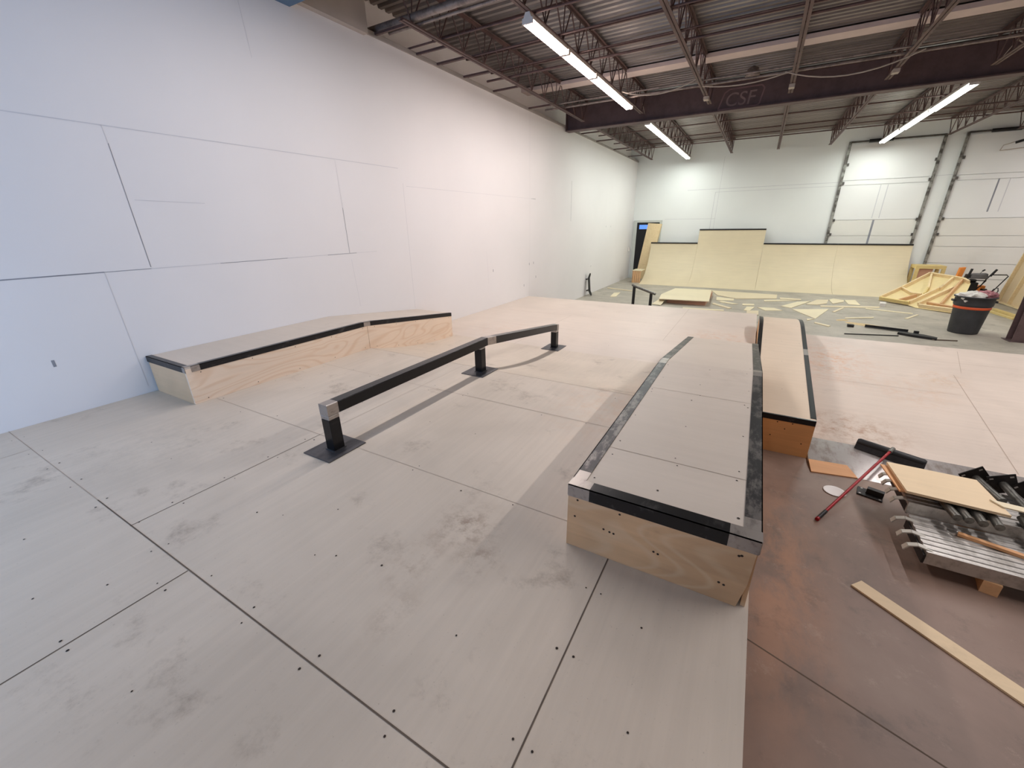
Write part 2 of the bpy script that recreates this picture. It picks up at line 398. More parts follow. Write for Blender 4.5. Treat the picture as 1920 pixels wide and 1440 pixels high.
# ------------------------------------------------------------------ doors
d = bpy.data.objects.new('door_1', None); COL.objects.link(d); d.location = (.71, Y1, 0); d['_o'] = (.71, Y1, 0); d['kind'] = 'structure'
MB().box((.21, Y1-.03, 0), (1.21, Y1-.002, 2.47)).build('door_leaf', M['door_black'], d)
MB().box((.32, Y1-.045, 2.19), (1.1, Y1-.03, 2.37)).build('door_glass', M['window_blue'], d)
mb = MB(); mb.box((.06, Y1-.06, 0), (.21, Y1-.002, 2.56)); mb.box((1.21, Y1-.06, 0), (1.3, Y1-.002, 2.56)); mb.box((.21, Y1-.06, 2.47), (1.21, Y1-.002, 2.56))
mb.build('door_frame', M['door_white'], d)
tag(MB().box((.015, 19.9, 1.24), (.05, 20.0, 1.40)).build('light_switch', M['white_metal']), 'small white light switch box on left wall beside the black door', 'switch')

def overhead_door(name, xa, xb, seam_x):
    d = bpy.data.objects.new(name, None); COL.objects.link(d); c = ((xa+xb)/2, Y1, 0); d.location = c; d['_o'] = c; d['kind'] = 'structure'
    zs = [0, .5, 1.0, 1.55, 1.9, 2.45, 3.62, 3.78, 4.95]
    mb = MB()
    for i, (a, b) in enumerate(zip(zs, zs[1:])):
        mb.box((xa, Y1-.035, a+.006), (xb, Y1-.004, b-.006), 0 if b > 2.5 else 1)
    y = Y1-.0362
    for (x, a, b, w, mi) in seam_x:
        mb.add([(x-w, y, a), (x+w, y, a), (x+w+.03*(b-a)*0, y, b), (x-w, y, b)], [(0,1,2,3)], mi)
    mb.build('door_panels', [M['door_ov'], M['door_ov2'], M['wall_seam'], M['wall_seam_soft']], d)
    for x, s in ((xa, -1), (xb, 1)):
        MB().box((x-.045, Y1-.09, 0), (x+.005, Y1-.036, 5.02)).box((x+.005, Y1-.09, .0), (x+.035, Y1-.075, 5.02)).build('track', M['track'] if name == 'door_2' or s > 0 else M['track'], d)
        for z in (1.95, 2.45, 3.7, 4.3):
            MB().box((x-.09 if s > 0 else x+.0, Y1-.085, z-.05), (x+.0 if s > 0 else x+.1, Y1-.036, z+.04)).build('roller_bracket', M['rubber'], d)
    MB().tube([(xa, Y1-.11, 5.0), (xb, Y1-.11, 5.0)], .028, 10).build('torsion_shaft', M['rubber'], d)
    MB().tube([(xa+.5, Y1-.11, 5.0), (xa+1.15, Y1-.11, 5.0)], .05, 12).build('torsion_spring', M['black'], d)
    return d
overhead_door('door_2', 7.45, 9.93, [(8.69, 1.6, 2.44, .03, 2), (8.62, 2.5, 3.6, .012, 3), (8.82, 2.5, 3.6, .012, 3)])
overhead_door('door_3', 10.46, 13.1, [(11.55, 2.64, 3.62, .02, 2), (11.8, 2.64, 3.62, .012, 3)])

# ------------------------------------------------------------------ roof steel
ZB = 4.95; ZT = 5.46
def web_joist(name, y0, y1, label, x):
    L = y1-y0
    t = thing(name, label, 'roof joist', (x, y0, ZB), 'open-web roof joists')
    for z, nm in ((ZB, 'bottom_chord'), (ZT, 'top_chord')):
        mb = MB(); ya, yb = (y0, y1) if nm == 'top_chord' else (y0+.1, y1-.25)
        for s in (-1, 1):
            mb.box((x+s*.008 if s > 0 else x-.045, ya, z), (x+.045 if s > 0 else x-.008, yb, z+.007))
            h = .04 if nm == 'bottom_chord' else -.04
            mb.box((x+.008*s-.003, ya, min(z, z+h)), (x+.008*s+.003, yb, max(z, z+h)))
        mb.build(nm, M['joist'], t)
    mb = MB(); n = int(L/.61); st = (L-.6)/n; pts = [(x, y0+.0, ZT-.02)]
    for i in range(n):
        pts.append((x, y0+.3+(i+.02)*st, ZB+.03)); pts.append((x, y0+.3+(i+.5)*st, ZT-.02))
    pts.append((x, y1-.3, ZB+.03)); pts.append((x, y1, ZT-.02))
    for a, b in zip(pts, pts[1:]): mb.tube([a, b], .011, 6)
    for i in range(0, n): mb.tube([(x, y0+.3+i*st, ZB+.02), (x, y0+.3+i*st+.07, ZT-.01)], .009, 6)
    mb.build('web', M['joist'], t)
    return t
XJ = [.66, 2.17, 3.70, 5.25, 6.82, 8.27, 9.92]
ords = ['first', 'second', 'third', 'fourth', 'fifth', 'sixth', 'seventh', 'eighth']
web_joist('roof_joist', 5.0, 12.05, 'brown open-web roof joist on the near side of the beam, first from the left wall', XJ[0])
proto = web_joist('roof_joist', .5, 12.05, 'brown open-web roof joist on the near side of the beam, second from the left wall', XJ[1])
for i, x in enumerate(XJ[2:6], 2):
    dup(proto, (x, .5, ZB), 'brown open-web roof joist on the near side of the beam, %s from the left wall' % ords[i])
proto2 = web_joist('roof_joist', 12.4, 20.32, 'brown open-web roof joist between beam and back wall, first from the left wall', XJ[0])
for i, x in enumerate(XJ[1:]+[11.47], 1):
    dup(proto2, (x, 12.4, ZB), 'brown open-web roof joist between beam and back wall, %s from the left wall' % ords[i])

# main girder (I-beam) and its column
t = thing('steel_beam', 'dark brown steel I-beam crossing the whole ceiling with faint CSF lettering', 'beam', (7, 12.23, 4.84))
mb = MB(); mb.box((.03, 12.1, 4.84), (X1, 12.36, 4.862)); mb.box((.03, 12.1, 5.40), (X1, 12.36, 5.425)); mb.box((.03, 12.222, 4.862), (X1, 12.238, 5.40))
mb.box((.03, 12.1, 4.862), (.05, 12.36, 5.40)); mb.build('beam', M['girder'], t)
def text_mesh(body, size, xf, mat, name, parent):
    c = bpy.data.curves.new(name, 'FONT'); c.body = body; c.size = size; c.extrude = .001
    o = bpy.data.objects.new(name, c); COL.objects.link(o)
    dg = bpy.context.evaluated_depsgraph_get(); me = bpy.data.meshes.new_from_object(o.evaluated_get(dg))
    bpy.data.objects.remove(o); me.transform(Matrix.Translation(-Vector(parent['_o'])) @ xf); me.materials.clear(); me.materials.append(mat)
    q = bpy.data.objects.new(name, me); COL.objects.link(q); q.parent = parent; return q
text_mesh('CSF', .38, Matrix.Translation((3.96, 12.219, 4.945)) @ Matrix.Rotation(R(90), 4, 'X') @ Matrix.Shear('XZ', 4, (.12, 0)), M['logo2'], 'lettering', t)
mb = MB()
pts = [(3.84, 4.90), (3.94, 5.22), (4.04, 5.28), (4.68, 5.28), (4.74, 5.22), (4.68, 4.92), (4.62, 4.90), (3.84, 4.90)]
for a, b in zip(pts, pts[1:]): mb.bar((a[0], 12.219, a[1]), (b[0], 12.219, b[1]), .028, .005, (0, 1, 0))
mb.build('lettering_outline', M['logo'], t)
mb = MB(); cx, cy = 10.33, 12.62
mb.box((cx-.13, cy-.13, .012), (cx+.13, cy-.115, 4.84)); mb.box((cx-.13, cy+.115, .012), (cx+.13, cy+.13, 4.84)); mb.box((cx-.006, cy-.115, .012), (cx+.006, cy+.115, 4.84))
t = thing('steel_column', 'dark brown steel column standing on the concrete at the right edge', 'column', (cx, cy, 0))
mb.build('shaft', M['girder'], t); MB().box((cx-.18, cy-.18, 0), (cx+.18, cy+.18, .012)).build('base_plate', M['girder'], t)

# bars, pipes and cables running across the joists
def pipe(name, pts, r, mat, label, cat, group=None, n=8):
    return tag(MB().tube(pts, r, n).build(name, mat), label, cat, group)
g = 'bars and pipes laid across the roof joists'
bars = [(5.32, -.2, 3, .05, 'galv_pipe', 'thick grey pipe crossing the ceiling closest to the camera', 4.99+.06),
        (5.45, .1, 3.2, .022, 'galv_pipe', 'thinner grey pipe just behind the thick ceiling pipe', 5.02),
        (5.95, -.1, 12, .014, 'joist', 'brown bridging bar across the ceiling just behind the two grey pipes', 5.0),
        (6.73, -.05, 12, .014, 'joist', 'brown bridging bar across the ceiling between the first two strip lights', 5.0),
        (7.5, -.05, 12, .011, 'joist', 'thin brown bridging bar above the second strip light', 5.0),
        (7.9, .18, 12, .02, 'joist', 'brown bridging bar with a free end near the left wall, above the middle strip light', 5.0),
        (10.12, .6, 12, .015, 'galv_pipe', 'thin pale conduit across the ceiling in front of the beam', 5.01),
        (10.48, .18, 12, .022, 'galv_pipe', 'pale conduit with a free end near the left wall, closest to the beam', 5.015),
        (12.95, .25, 14, .022, 'galv_pipe', 'pale pipe just behind the beam', 5.01),
        (14.1, .3, 14, .016, 'joist', 'first brown bridging bar behind the beam', 5.0),
        (15.7, .3, 14, .016, 'joist', 'second brown bridging bar behind the beam', 5.0),
        (17.3, .3, 14, .016, 'joist', 'third brown bridging bar behind the beam', 5.0),
        (19.3, .3, 14, .018, 'joist', 'brown bridging bar across the ceiling nearest the back wall', 5.43)]
for y, xa, xb, r, mt, lab, z in bars:
    pipe('ceiling_pipe' if mt == 'galv_pipe' else 'bridging_bar', [(xa, y, z), (xb, y, z)], r, M[mt], lab, 'pipe' if mt == 'galv_pipe' else 'bar', None)
for i, (y, z) in enumerate([(7.0, 5.44), (8.0, 5.44), (8.9, 5.44)]):
    tag(MB().box((X0, y-.02, z), (12, y+.02, z+.04)).build('roof_strap', M['joist']), 'dark strap under the corrugated roof, %s from the camera' % ords[i], 'strap')
tag(MB().box((X0, 10.24, 5.40), (13, 10.58, 5.47)).build('pale_roof_strip', M['band']), 'wide pale strip across the ceiling in front of the beam', 'strip')
for i, y in enumerate([5.25, 6.1, 6.6, 7.35, 8.36, 9.9]):
    tag(MB().bar((.03, y, 4.965), (.63, y, 4.965), .035, .03).build('joist_brace', M['joist']), 'short brown brace from left wall top to first joist, %s from the camera' % ords[i], 'brace')
for i, y in enumerate([13.3, 14.7, 16.6, 18.6]):
    tag(MB().bar((.03, y, 4.965), (.63, y, 4.965), .035, .03).build('joist_brace', M['joist']), 'short brown brace between wall top and joist behind the beam, %s from the beam' % ords[i], 'brace')
def sag(a, b, s, n=10): return [tuple(Vector(a).lerp(Vector(b), i/n)-Vector((0, 0, s*4*(i/n)*(1-i/n)))) for i in range(n+1)]
pipe('cable', sag((5.1, 10.3, 4.98), (7.0, 10.25, 4.98), .2), .011, M['cable'], 'pale cable sagging under the ceiling in front of the beam, right of centre', 'cable')
pipe('cable', sag((2.25, 9.8, 4.96), (3.62, 9.95, 5.0), .14), .011, M['cable'], 'pale cable sagging beside the third strip light', 'cable')
pipe('cable', sag((3.7, 10.3, 4.96), (5.25, 10.3, 4.99), .09), .011, M['cable'], 'pale cable sagging between the third and fourth joists', 'cable')
pipe('cable', sag((8.33, 12.55, 4.86), (8.55, 12.0, 5.4), .03), .006, M['cable'], 'thin wire holding the near end of the right strip light', 'cable')
pipe('cable', sag((2.17, 12.5, 4.86), (2.12, 12.0, 5.2), .02), .006, M['cable'], 'thin wire holding the near end of the light behind the beam', 'cable')
pipe('cable', sag((8.5, 11.9, 5.3), (9.6, 11.2, 5.1), .25), .011, M['cable'], 'pale cable looping above the right strip light', 'cable')
tag(MB().lathe([(0, 0), (.12, 0), (.14, .05), (.1, .16), (.03, .2), (0, .2)], (4.5, 11.4, 5.24)).build('ceiling_lamp', M['galv_pipe']), 'round dull ceiling fitting in front of the beam lettering', 'fitting')
for i, x in enumerate((3.70, 5.25, 6.82)):
    tag(MB().box((x-.05, 11.05, 4.89), (x+.05, 11.2, 4.95)).build('junction_box', M['cable']), 'small pale clamp under joist in front of the beam, %s from the left' % ords[i], 'clamp')
t = thing('door_opener_arm', 'thin pale bracket and dark rod high on back wall at right edge', 'bracket', (11.6, 20.1, 4.4))
MB().tube([(11.3, 20.3, 4.42), (11.34, 20.3, 4.56), (11.9, 20.2, 4.75)], .012, 6).tube([(11.3, 20.3, 4.42), (12.3, 20.3, 4.5)], .012, 6).build('bracket', M['cable'], t)
MB().tube([(11.55, 20.2, 4.6), (12.5, 19.9, 4.9)], .035, 8).build('rod', M['black'], t)

# ------------------------------------------------------------------ strip lights
def strip_light(name, length, tubemat, label, group):
    t = thing(name, label, 'light', (0, 0, 0), group)
    mb = MB(); h = length/2-.01
    mb.hexa([(-.06, -h, .03), (.06, -h, .03), (.06, h, .03), (-.06, h, .03)], [(-.03, -h, .1), (.03, -h, .1), (.03, h, .1), (-.03, h, .1)])
    mb.build('housing', M['white_metal'], t)
    for x in (-.045, .045):
        MB().tube([(x, -h+.03, 0), (x, h-.03, 0)], .03, 10).build('lamp_tube', tubemat, t)
    for s in (-1, 1):
        MB().box((-.075, s*(h-.012)-.012, -.022), (.075, s*(h-.012)+.012, .04)).build('end_cap', M['white_metal'], t)
    return t
ZLt = 4.85
la = strip_light('strip_light', 1.24, M['tubeA'], 'lit twin-tube strip light over the rail, nearest of the row in front of the beam', 'strip lights in front of the beam')
la.location = (2.17, 6.37, ZLt)
dup(la, (2.17, 7.62, ZLt), 'lit twin-tube strip light over the rail, second of the row in front of the beam')
lb = strip_light('strip_light', 2.44, M['tubeA'], 'lit long strip light over the rail, last of the row before the beam', 'strip lights in front of the beam')
lb.location = (2.17, 9.48, ZLt)
lc = strip_light('strip_light', 2.4, M['tubeB'], 'lit strip light in left row behind the beam, nearest to the beam', 'strip lights behind the beam')
lc.location = (2.16, 13.7, ZLt)
dup(lc, (2.16, 16.1, ZLt), 'lit strip light in left row behind the beam, middle of three')
dup(lc, (2.16, 18.5, ZLt), 'lit strip light in left row behind the beam, nearest to the back wall')
dup(lc, (8.28, 13.72, ZLt), 'lit strip light in right row behind the beam, nearest to the camera')
dup(lc, (8.25, 16.1, ZLt), 'lit strip light in right row behind the beam, middle of three')
dup(lc, (8.22, 18.52, ZLt), 'lit strip light in right row behind the beam, nearest to the back wall')

def area(name, loc, sx, sy, power, rgb, rot=(0, 0, 0)):
    l = bpy.data.lights.new(name, 'AREA'); l.shape = 'RECTANGLE'; l.size = sx; l.size_y = sy; l.energy = power
    l.color = lin(rgb)[:3]; o = bpy.data.objects.new(name, l); COL.objects.link(o); o.location = loc; o.rotation_euler = rot; return o
WA, WB = (250, 245, 246), (244, 252, 250)
PW = 44
for y, L in ((6.37, 1.2), (7.62, 1.2), (9.48, 2.4)): area('lamp', (2.17, y, ZLt-.035), .14, L, PW*.58*L, WA)
for x, y, k in ((4.5, -4.6, 1.7), (2.17, -1, .15), (2.17, 3.3, 1.4), (8.37, -4.0, 1.1)): area('lamp', (x, y, ZLt-.035), .14, 2.4, PW*k, WA)  # unseen; rail row carried on, plus fill added behind the camera for front faces
for x, k in ((2.16, 1.12), (8.25, 1.3)):
    for y in (13.7, 16.1, 18.5): area('lamp', (x, y, ZLt-.035), .14, 2.35, PW*k, WB)
for y in (3.4, 5.8, 8.2): area('lamp', (8.37, y, ZLt-.035), .14, 2.4, PW*1.85, WA)
for y in (6, 9, 15, 18): area('lamp', (13.6, y, ZLt-.035), .14, 2.4, PW*1.6, WA)
area('daylight', (2.6, -4.4, 3.1), 3.2, 3.4, 300, (128, 192, 255), (R(90), 0, R(62)))

# ------------------------------------------------------------------ skate platform
t = thing('skate_platform', 'large plywood deck with bank stepping down to a lower deck along the left wall', 'ramp', (2.7, 0, 0))
def screws(mb, pts, nrm=(0,0,1), r=.0048, mi=2):
    for p in pts: mb.disc((p[0], p[1], p[2]+.0016), r*random.uniform(.7, 1.25), nrm, 7, mi)
mb = MB(); mb.box((.002, Y0+.02, ZP-.02), (XR, YK, ZP))
z = ZP+.0012
for a, b, w, mi in [((3.04, -6), (3.04, .53), .006, 1), ((2.38, .53), (2.38, 1.76), .005, 1), ((2.38, 1.76), (2.38, 3.74), .003, 3), ((4.815, -1), (4.815, 1.6), .006, 1), ((.6, -6), (.6, .53), .004, 3),
                    ((.0, .535), (1.9, .535), .004, 3), ((1.9, .535), (XR, .535), .006, 1), ((.8, 1.76), (2.6, 1.76), .004, 3), ((2.8, 1.76), (4.59, 1.76), .003, 3), ((2.6, 2.98), (4.59, 2.98), .005, 3), ((.8, 2.98), (2.6, 2.98), .003, 3)]:
    quadz(mb, a, b, w, z, mi)
pt = []
for x in [.3+.41*i for i in range(13)]:
    for y in (.5, .57):
        if random.random() < .8: pt.append((x+random.uniform(-.05, .05), y, ZP))
for y in [.75+.3*i for i in range(9)]:
    pt += [(2.345, y, ZP), (2.415, y+.03, ZP)] if y < 1.8 else []
for y in [.6, .95, 1.28]: pt += [(4.78, y+.1, ZP), (4.85, y+.1, ZP)]
for x in (3.0, 3.08):
    pt += [(x, .42-.33*i, ZP) for i in range(4)]
for yy in (1.02, 1.72, 1.8, 2.35, 2.94, 3.02, 3.6):
    for x in [.9+.42*i for i in range(9)]:
        if random.random() < .6 and x < 4.5: pt.append((x+random.uniform(-.08, .08), yy+random.uniform(-.03, .03), ZP))
for x, y in [(3.5, .15), (2.6, .1), (4.2, .2), (2.0, .2), (5.1, .9), (5.2, .6), (5.05, 1.3), (1.2, .2), (3.5, .9), (3.6, .95), (3.3, 1.2), (4.4, .9), (2.9, .95), (2.8, .3)]: pt.append((x, y, ZP))
screws(mb, pt)
mb.build('upper_deck', [M['deck'], M['seam'], M['screw'], M['seam_soft']], t)
mb = MB(); N = 28
ys = [YK+(YB-YK)*i/N for i in range(N+1)]
top = [(y, zdeck(y)) for y in ys]
vs = [(x, y, q) for x in (.002, XR) for y, q in top]
mb.add(vs, [(i, N+1+i, N+2+i, i+1) for i in range(N)], 0, True)
mb.extrude_x([(y, q-.002) for y, q in top]+[(YB, ZL-.03), (YK, ZP-.03)], XR-.02, XR)
quadz(mb, (.8, YK+.003), (XR, YK+.003), .006, ZP+.0012, 1)
mb.build('bank', [M['deck'], M['seam_soft']], t)
mb = MB(); mb.box((.002, YB, ZL-.02), (XR, YE, ZL))
for a, b in [((.8, 6.9), (XR, 6.9)), ((2.0, YB), (2.0, 8.1)), ((4.1, 6.9), (4.1, 9.9)), ((.0, 8.1), (4.1, 8.1))]: quadz(mb, a, b, .004, ZL+.0012, 1)
pt = [(x, y, ZL) for x in (1.5, 2.6, 3.4, 4.2, 5.0) for y in (6.2, 7.4, 8.8) if random.random() < .6]
screws(mb, pt)
mb.build('lower_deck', [M['deck_low'], M['seam_soft'], M['screw']], t)
mb = MB(); mb.extrude_x([(Y0+.02, 0), (Y0+.02, ZP-.02), (YK, ZP-.02)]+[(y, q-.03) for y, q in top[1:]]+[(YE-.02, ZL-.02), (YE-.02, 0)], XR-.02, XR-.002)
mb.build('side_panel', M['narrow_front'], t)
MB().box((.002, YE-.02, 0), (XR, YE, ZL-.02)).build('back_panel', M['narrow_front'], t)

# ------------------------------------------------------------------ kicker ramp on the right
KX0, KX1 = 6.068, 14.0
t = thing('kicker_ramp', 'wide low plywood kicker ramp with a steel lip plate, right of the narrow ledge', 'ramp', (9, 6.7, 0))
nk = Vector((0, -KZ1, KY1-KY0)).normalized()
mb = MB(); mb.extrude_x([(KY0+.14, .0), (KY1, .0), (KY1, KZ1), (KY0+.14, zkick(KY0+.14))], KX0, KX1)
def kq(a, b, w, mi):
    d = (Vector(b)-Vector(a)).normalized(); n = Vector((-d.y, d.x, 0))*w/2
    mb.add([(p.x, p.y, zkick(p.y)+.0015) for p in (Vector(a)-n, Vector(b)-n, Vector(b)+n, Vector(a)+n)], [(0,1,2,3)], mi)
kq((7.8, 5.4, 0), (7.85, 7.6, 0), .006, 1); kq((7.95, 7.7, 0), (8.1, 8.5, 0), .004, 1); kq((6.1, 6.95, 0), (7.8, 7.0, 0), .004, 1); kq((6.1, 8.0, 0), (8.6, 8.05, 0), .003, 1); kq((10.2, 5.4, 0), (10.2, 8.6, 0), .005, 1)
mb.build('ramp_surface', [M['kick'], M['seam_soft']], t)
mb = MB(); mb.extrude_x([(KY0-.01, 0), (KY0-.01, .003), (5.36, zkick(5.36)+.004), (5.36, zkick(5.36)+.0008), (KY0+.15, zkick(KY0+.15)+.0008), (KY0+.13, 0)], KX0+.002, KX1)
mb.build('lip_plate', M['galv'], t)

# ------------------------------------------------------------------ steel angle edging along a path (outer corner line), two flanges
def angle(mb, pts, inward, w=.06, down=.06, th=.006, mi=0, bare=None):
    """pts: outer top corner points; inward: horizontal vector towards ledge centre"""
    inn = Vector(inward)
    P = [Vector(p) for p in pts]
    for i, (a, b) in enumerate(zip(P, P[1:])):
        m = mi if bare is None or i not in bare else 1
        up = Vector((0, 0, 1)); o = -inn*.003
        for (p, q, r, s_) in ((a+o, b+o, b+inn*w, a+inn*w),):
            mb.hexa([p-up*th*0, s_-up*th*0, r, q], [p+up*.004, s_+up*.004, r+up*.004, q+up*.004], m)
        mb.hexa([a+o-up*down, a-up*down+inn*.002, b-up*down+inn*.002, b+o-up*down], [a+o+up*.004, a+inn*.002+up*.004, b+inn*.002+up*.004, b+o+up*.004], m)
def lerp(a, b, u): return tuple(Vector(a).lerp(Vector(b), u))

def zl_left(y): return 1.25 if y <= 3.73 else 1.25-.115*(y-3.73)
# left ledge against the wall
LX, LY0, LY1 = .79, 1.58, 5.56
t = thing('wall_ledge', 'kinked plywood grind ledge with black steel edge standing against the left wall', 'ledge', (.4, 3.5, ZP))
ys = [LY0+(LY1-LY0)*i/40 for i in range(41)]
mb = MB(); mb.extrude_x([(LY0, zl_left(LY0)-.018), (3.73, zl_left(3.73)-.018), (LY1, zl_left(LY1)-.018), (LY1, zl_left(LY1)), (3.73, 1.25), (LY0, 1.25)], .004, LX)
pts = [(.06, 2.2), (.06, 3.0), (.06, 4.4)]
mb.build('top_sheet', M['ledge_top'], t)
for a, b, nm in ((LY0, 3.727, 'side_panel'), (3.733, LY1, 'side_panel')):
    yy = [a+(b-a)*i/16 for i in range(17)]
    mb = MB(); mb.extrude_x([(y, zdeck(y)+.001) for y in yy]+[(y, zl_left(y)-.018) for y in reversed(yy)], LX-.018, LX)
    for i in range(5):
        y = a+.12+(b-a-.2)*i/4
        for zz in (zdeck(y)+.03, zl_left(y)-.075): mb.disc((LX+.001, y, zz), .005, (1,0,0), 7, 1)
    mb.build(nm, [M['pine_ply'], M['screw']], t)
MB().box((.03, LY0, ZP+.001), (LX-.018, LY0+.018, 1.232)).build('end_panel', M['ply_end'], t)
MB().box((.03, LY1-.018, ZL+.001), (LX-.018, LY1, zl_left(LY1)-.018)).build('end_panel', M['ply_end'], t)
mb = MB(); A, B, Cc = (LX, LY0+.0505, 1.25), (LX, 3.73, 1.25), (LX, LY1, zl_left(LY1))
angle(mb, [A, lerp(A, B, .035), lerp(A, B, .975), B, lerp(B, Cc, .03), Cc], (-1, 0, 0), .05, .055, bare=(0, 2, 3))
mb.build('steel_edge', [M['black_steel'], M['bare_steel']], t)
mb = MB(); A2 = (.005, LY0, 1.25); angle(mb, [A2, (LX-.05, LY0, 1.25), (LX, LY0, 1.25)], (0, 1, 0), .05, .055, bare=(1,))
mb.build('steel_edge', [M['black_steel'], M['bare_steel']], t)

# wide ledge
WX0, WX1, WY0, WYK, WY1 = 4.59, 5.415, 1.6, 3.86, 5.86
WZ = 1.245
def zw(y): return WZ if y <= WYK else WZ-.125*(y-WYK)
t = thing('grind_ledge', 'wide kinked plywood ledge box with worn steel edges at the right edge of the deck', 'ledge', (5.0, 3.7, ZP))
mb = MB(); mb.extrude_x([(WY0, WZ-.018), (WYK, WZ-.018), (WY1, zw(WY1)-.018), (WY1, zw(WY1)), (WYK, WZ), (WY0, WZ)], WX0+.002, WX1-.002)
zz = WZ+.0012
mb.add([(WX0+.06, 2.05, zz), (WX1-.06, 2.05, zz), (WX1-.06, 2.054, zz), (WX0+.06, 2.054, zz)], [(0,1,2,3)], 1)
mb.add([(WX0+.06, 3.1, zz), (WX1-.06, 3.1, zz), (WX1-.06, 3.103, zz), (WX0+.06, 3.103, zz)], [(0,1,2,3)], 1)
pt = []
for y in (1.74, 2.0, 2.12, 2.55, 3.0, 3.08, 3.35, 3.75, 3.98):
    for x in (WX0+.1, (WX0+WX1)/2+random.uniform(-.03, .03), WX1-.1):
        pt.append((x+random.uniform(-.015, .015), y+random.uniform(-.03, .03), zw(y)))
screws(mb, pt, r=.0055)
mb.build('top_sheet', [M['ledge_top'], M['seam_soft'], M['screw']], t)
mb = MB(); mb.add([(WX0+.064, WY0+.066, 0)]*0, [])
pz = [(WX0, ZP+.001), (WX1-.035, ZP+.001), (WX1-.012, ZP+.13), (WX1-.004, WZ-.018), (WX0, WZ-.018)]
mb = MB(); mb.hexa([(x, WY0+.018, q) for x, q in pz], [(x, WY0, q) for x, q in pz])
for x, q in [(4.64, 1.17), (4.63, 1.07), (4.78, 1.05), (4.81, 1.045), (4.83, 1.043), (5.02, 1.02), (5.04, 1.015), (5.3, .98), (5.32, .975), (4.85, 1.165), (5.35, 1.15), (5.36, 1.155)]: mb.disc((x, WY0-.001, q), .006, (0,-1,0), 7, 1)
mb.build('end_panel', [M['ledge_front'], M['screw']], t)
MB().box((WX0+.018, WY1-.018, ZL+.001), (WX1-.018, WY1, zw(WY1)-.018)).build('end_panel', M['ply_end'], t)
yy = [WY0+.018+(WY1-WY0-.018)*i/30 for i in range(31)]
for xa in (WX0, WX1-.018):
    mb = MB(); mb.extrude_x([(y, zdeck(y)+.001) for y in yy]+[(y, zw(y)-.018) for y in reversed(yy)], xa, xa+.018); mb.build('side_panel', M['ledge_front'], t)
for x, inn in ((WX0, 1), (WX1, -1)):
    A, B, Cc = (x, WY0+.0665, WZ), (x, WYK, WZ), (x, WY1, zw(WY1))
    mb = MB(); angle(mb, [A, lerp(A, B, .035), lerp(A, B, .95), B, lerp(B, Cc, .04), lerp(B, Cc, .88), Cc], (inn, 0, 0), .066, .062, bare=(0, 2, 3) if inn < 0 else (0, 2, 3))
    mb.build('steel_edge', [M['worn_steel'], M['bare_steel']], t)
mb = MB(); A, B = (WX0, WY0, WZ), (WX1, WY0, WZ)
angle(mb, [A, lerp(A, B, .13), lerp(A, B, .86), B], (0, 1, 0), .066, .062, bare=(0, 2)); mb.box((WX0-.004, WY0+.001, WZ-.06), (WX0, WY0+.066, WZ+.004), 1); mb.box((WX1, WY0+.001, WZ-.06), (WX1+.004, WY0+.066, WZ+.004), 1); mb.build('steel_edge', [M['black_steel'], M['bare_steel']], t)

# narrow ledge climbing the kicker
NX0, NX1, NY0, NY1 = 5.445, 6.06, 4.97, 8.62
def zn(y):
    q = .445+.152*(y-NY0)
    if y > 7.75:
        u = (y-7.75)/(NY1-7.75); q = .445+.152*(7.75-NY0)+.152*(y-7.75)-.17*u*u
    return q
t = thing('grind_ledge', 'narrow rising plywood ledge with dark steel edges beside the kicker ramp', 'ledge', (5.75, 6.8, 0))
yy = [NY0+(NY1-NY0)*i/36 for i in range(37)]
mb = MB(); vs = [(x, y, zn(y)-q) for x in (NX0+.002, NX1-.002) for q in (0, .018) for y in yy]; n = 37
mb.add(vs, [(i, 2*n+i, 2*n+i+1, i+1) for i in range(n-1)], 0, False)
mb.add(vs, [(n+i, n+i+1, 3*n+i+1, 3*n+i) for i in range(n-1)], 0, False)
for y in (5.6, 6.4, 7.1, 7.8):
    for x in (NX0+.1, 5.75, NX1-.09): mb.disc((x, y, zn(y)+.0016), .005, (0,0,1), 7, 1)
mb.build('top_sheet', [M['narrow_top'], M['screw']], t)
mb = MB(); mb.box((NX0, NY0, .001), (NX1, NY0+.018, zn(NY0)-.018))
for x, q in [(5.72, .37), (5.86, .375), (5.68, .2), (5.6, .12), (5.98, .16), (5.8, .3)]: mb.disc((x, NY0-.001, q), .007, (0,-1,0), 7, 1)
mb.build('end_panel', [M['narrow_front'], M['screw']], t)
for xa in (NX0, NX1-.018):
    y2 = yy[1:]
    mb = MB(); mb.extrude_x([(NY0+.018, .001), (NY1, .001)]+[(y, zn(y)-.019) for y in reversed(y2)]+[(NY0+.018, zn(NY0)-.019)], xa, xa+.018); mb.build('side_panel', M['narrow_front'], t)
MB().box((NX0+.018, NY1-.018, .001), (NX1-.018, NY1, zn(NY1)-.03)).build('end_panel', M['narrow_front'], t)
for x, inn in ((NX0, 1), (NX1, -1)):
    mb = MB(); angle(mb, [(x, NY0+.0505, zn(NY0+.0505))]+[(x, y, zn(y)) for y in yy[1:]], (inn, 0, 0), .05, .05, bare=(17, 18) if inn < 0 else ()); mb.build('steel_edge', [M['black_steel'], M['bare_steel']], t)
mb = MB(); angle(mb, [(NX0, NY0, zn(NY0)), (NX1, NY0, zn(NY0))], (0, 1, 0), .05, .055); mb.build('steel_edge', [M['black_steel'], M['bare_steel']], t)

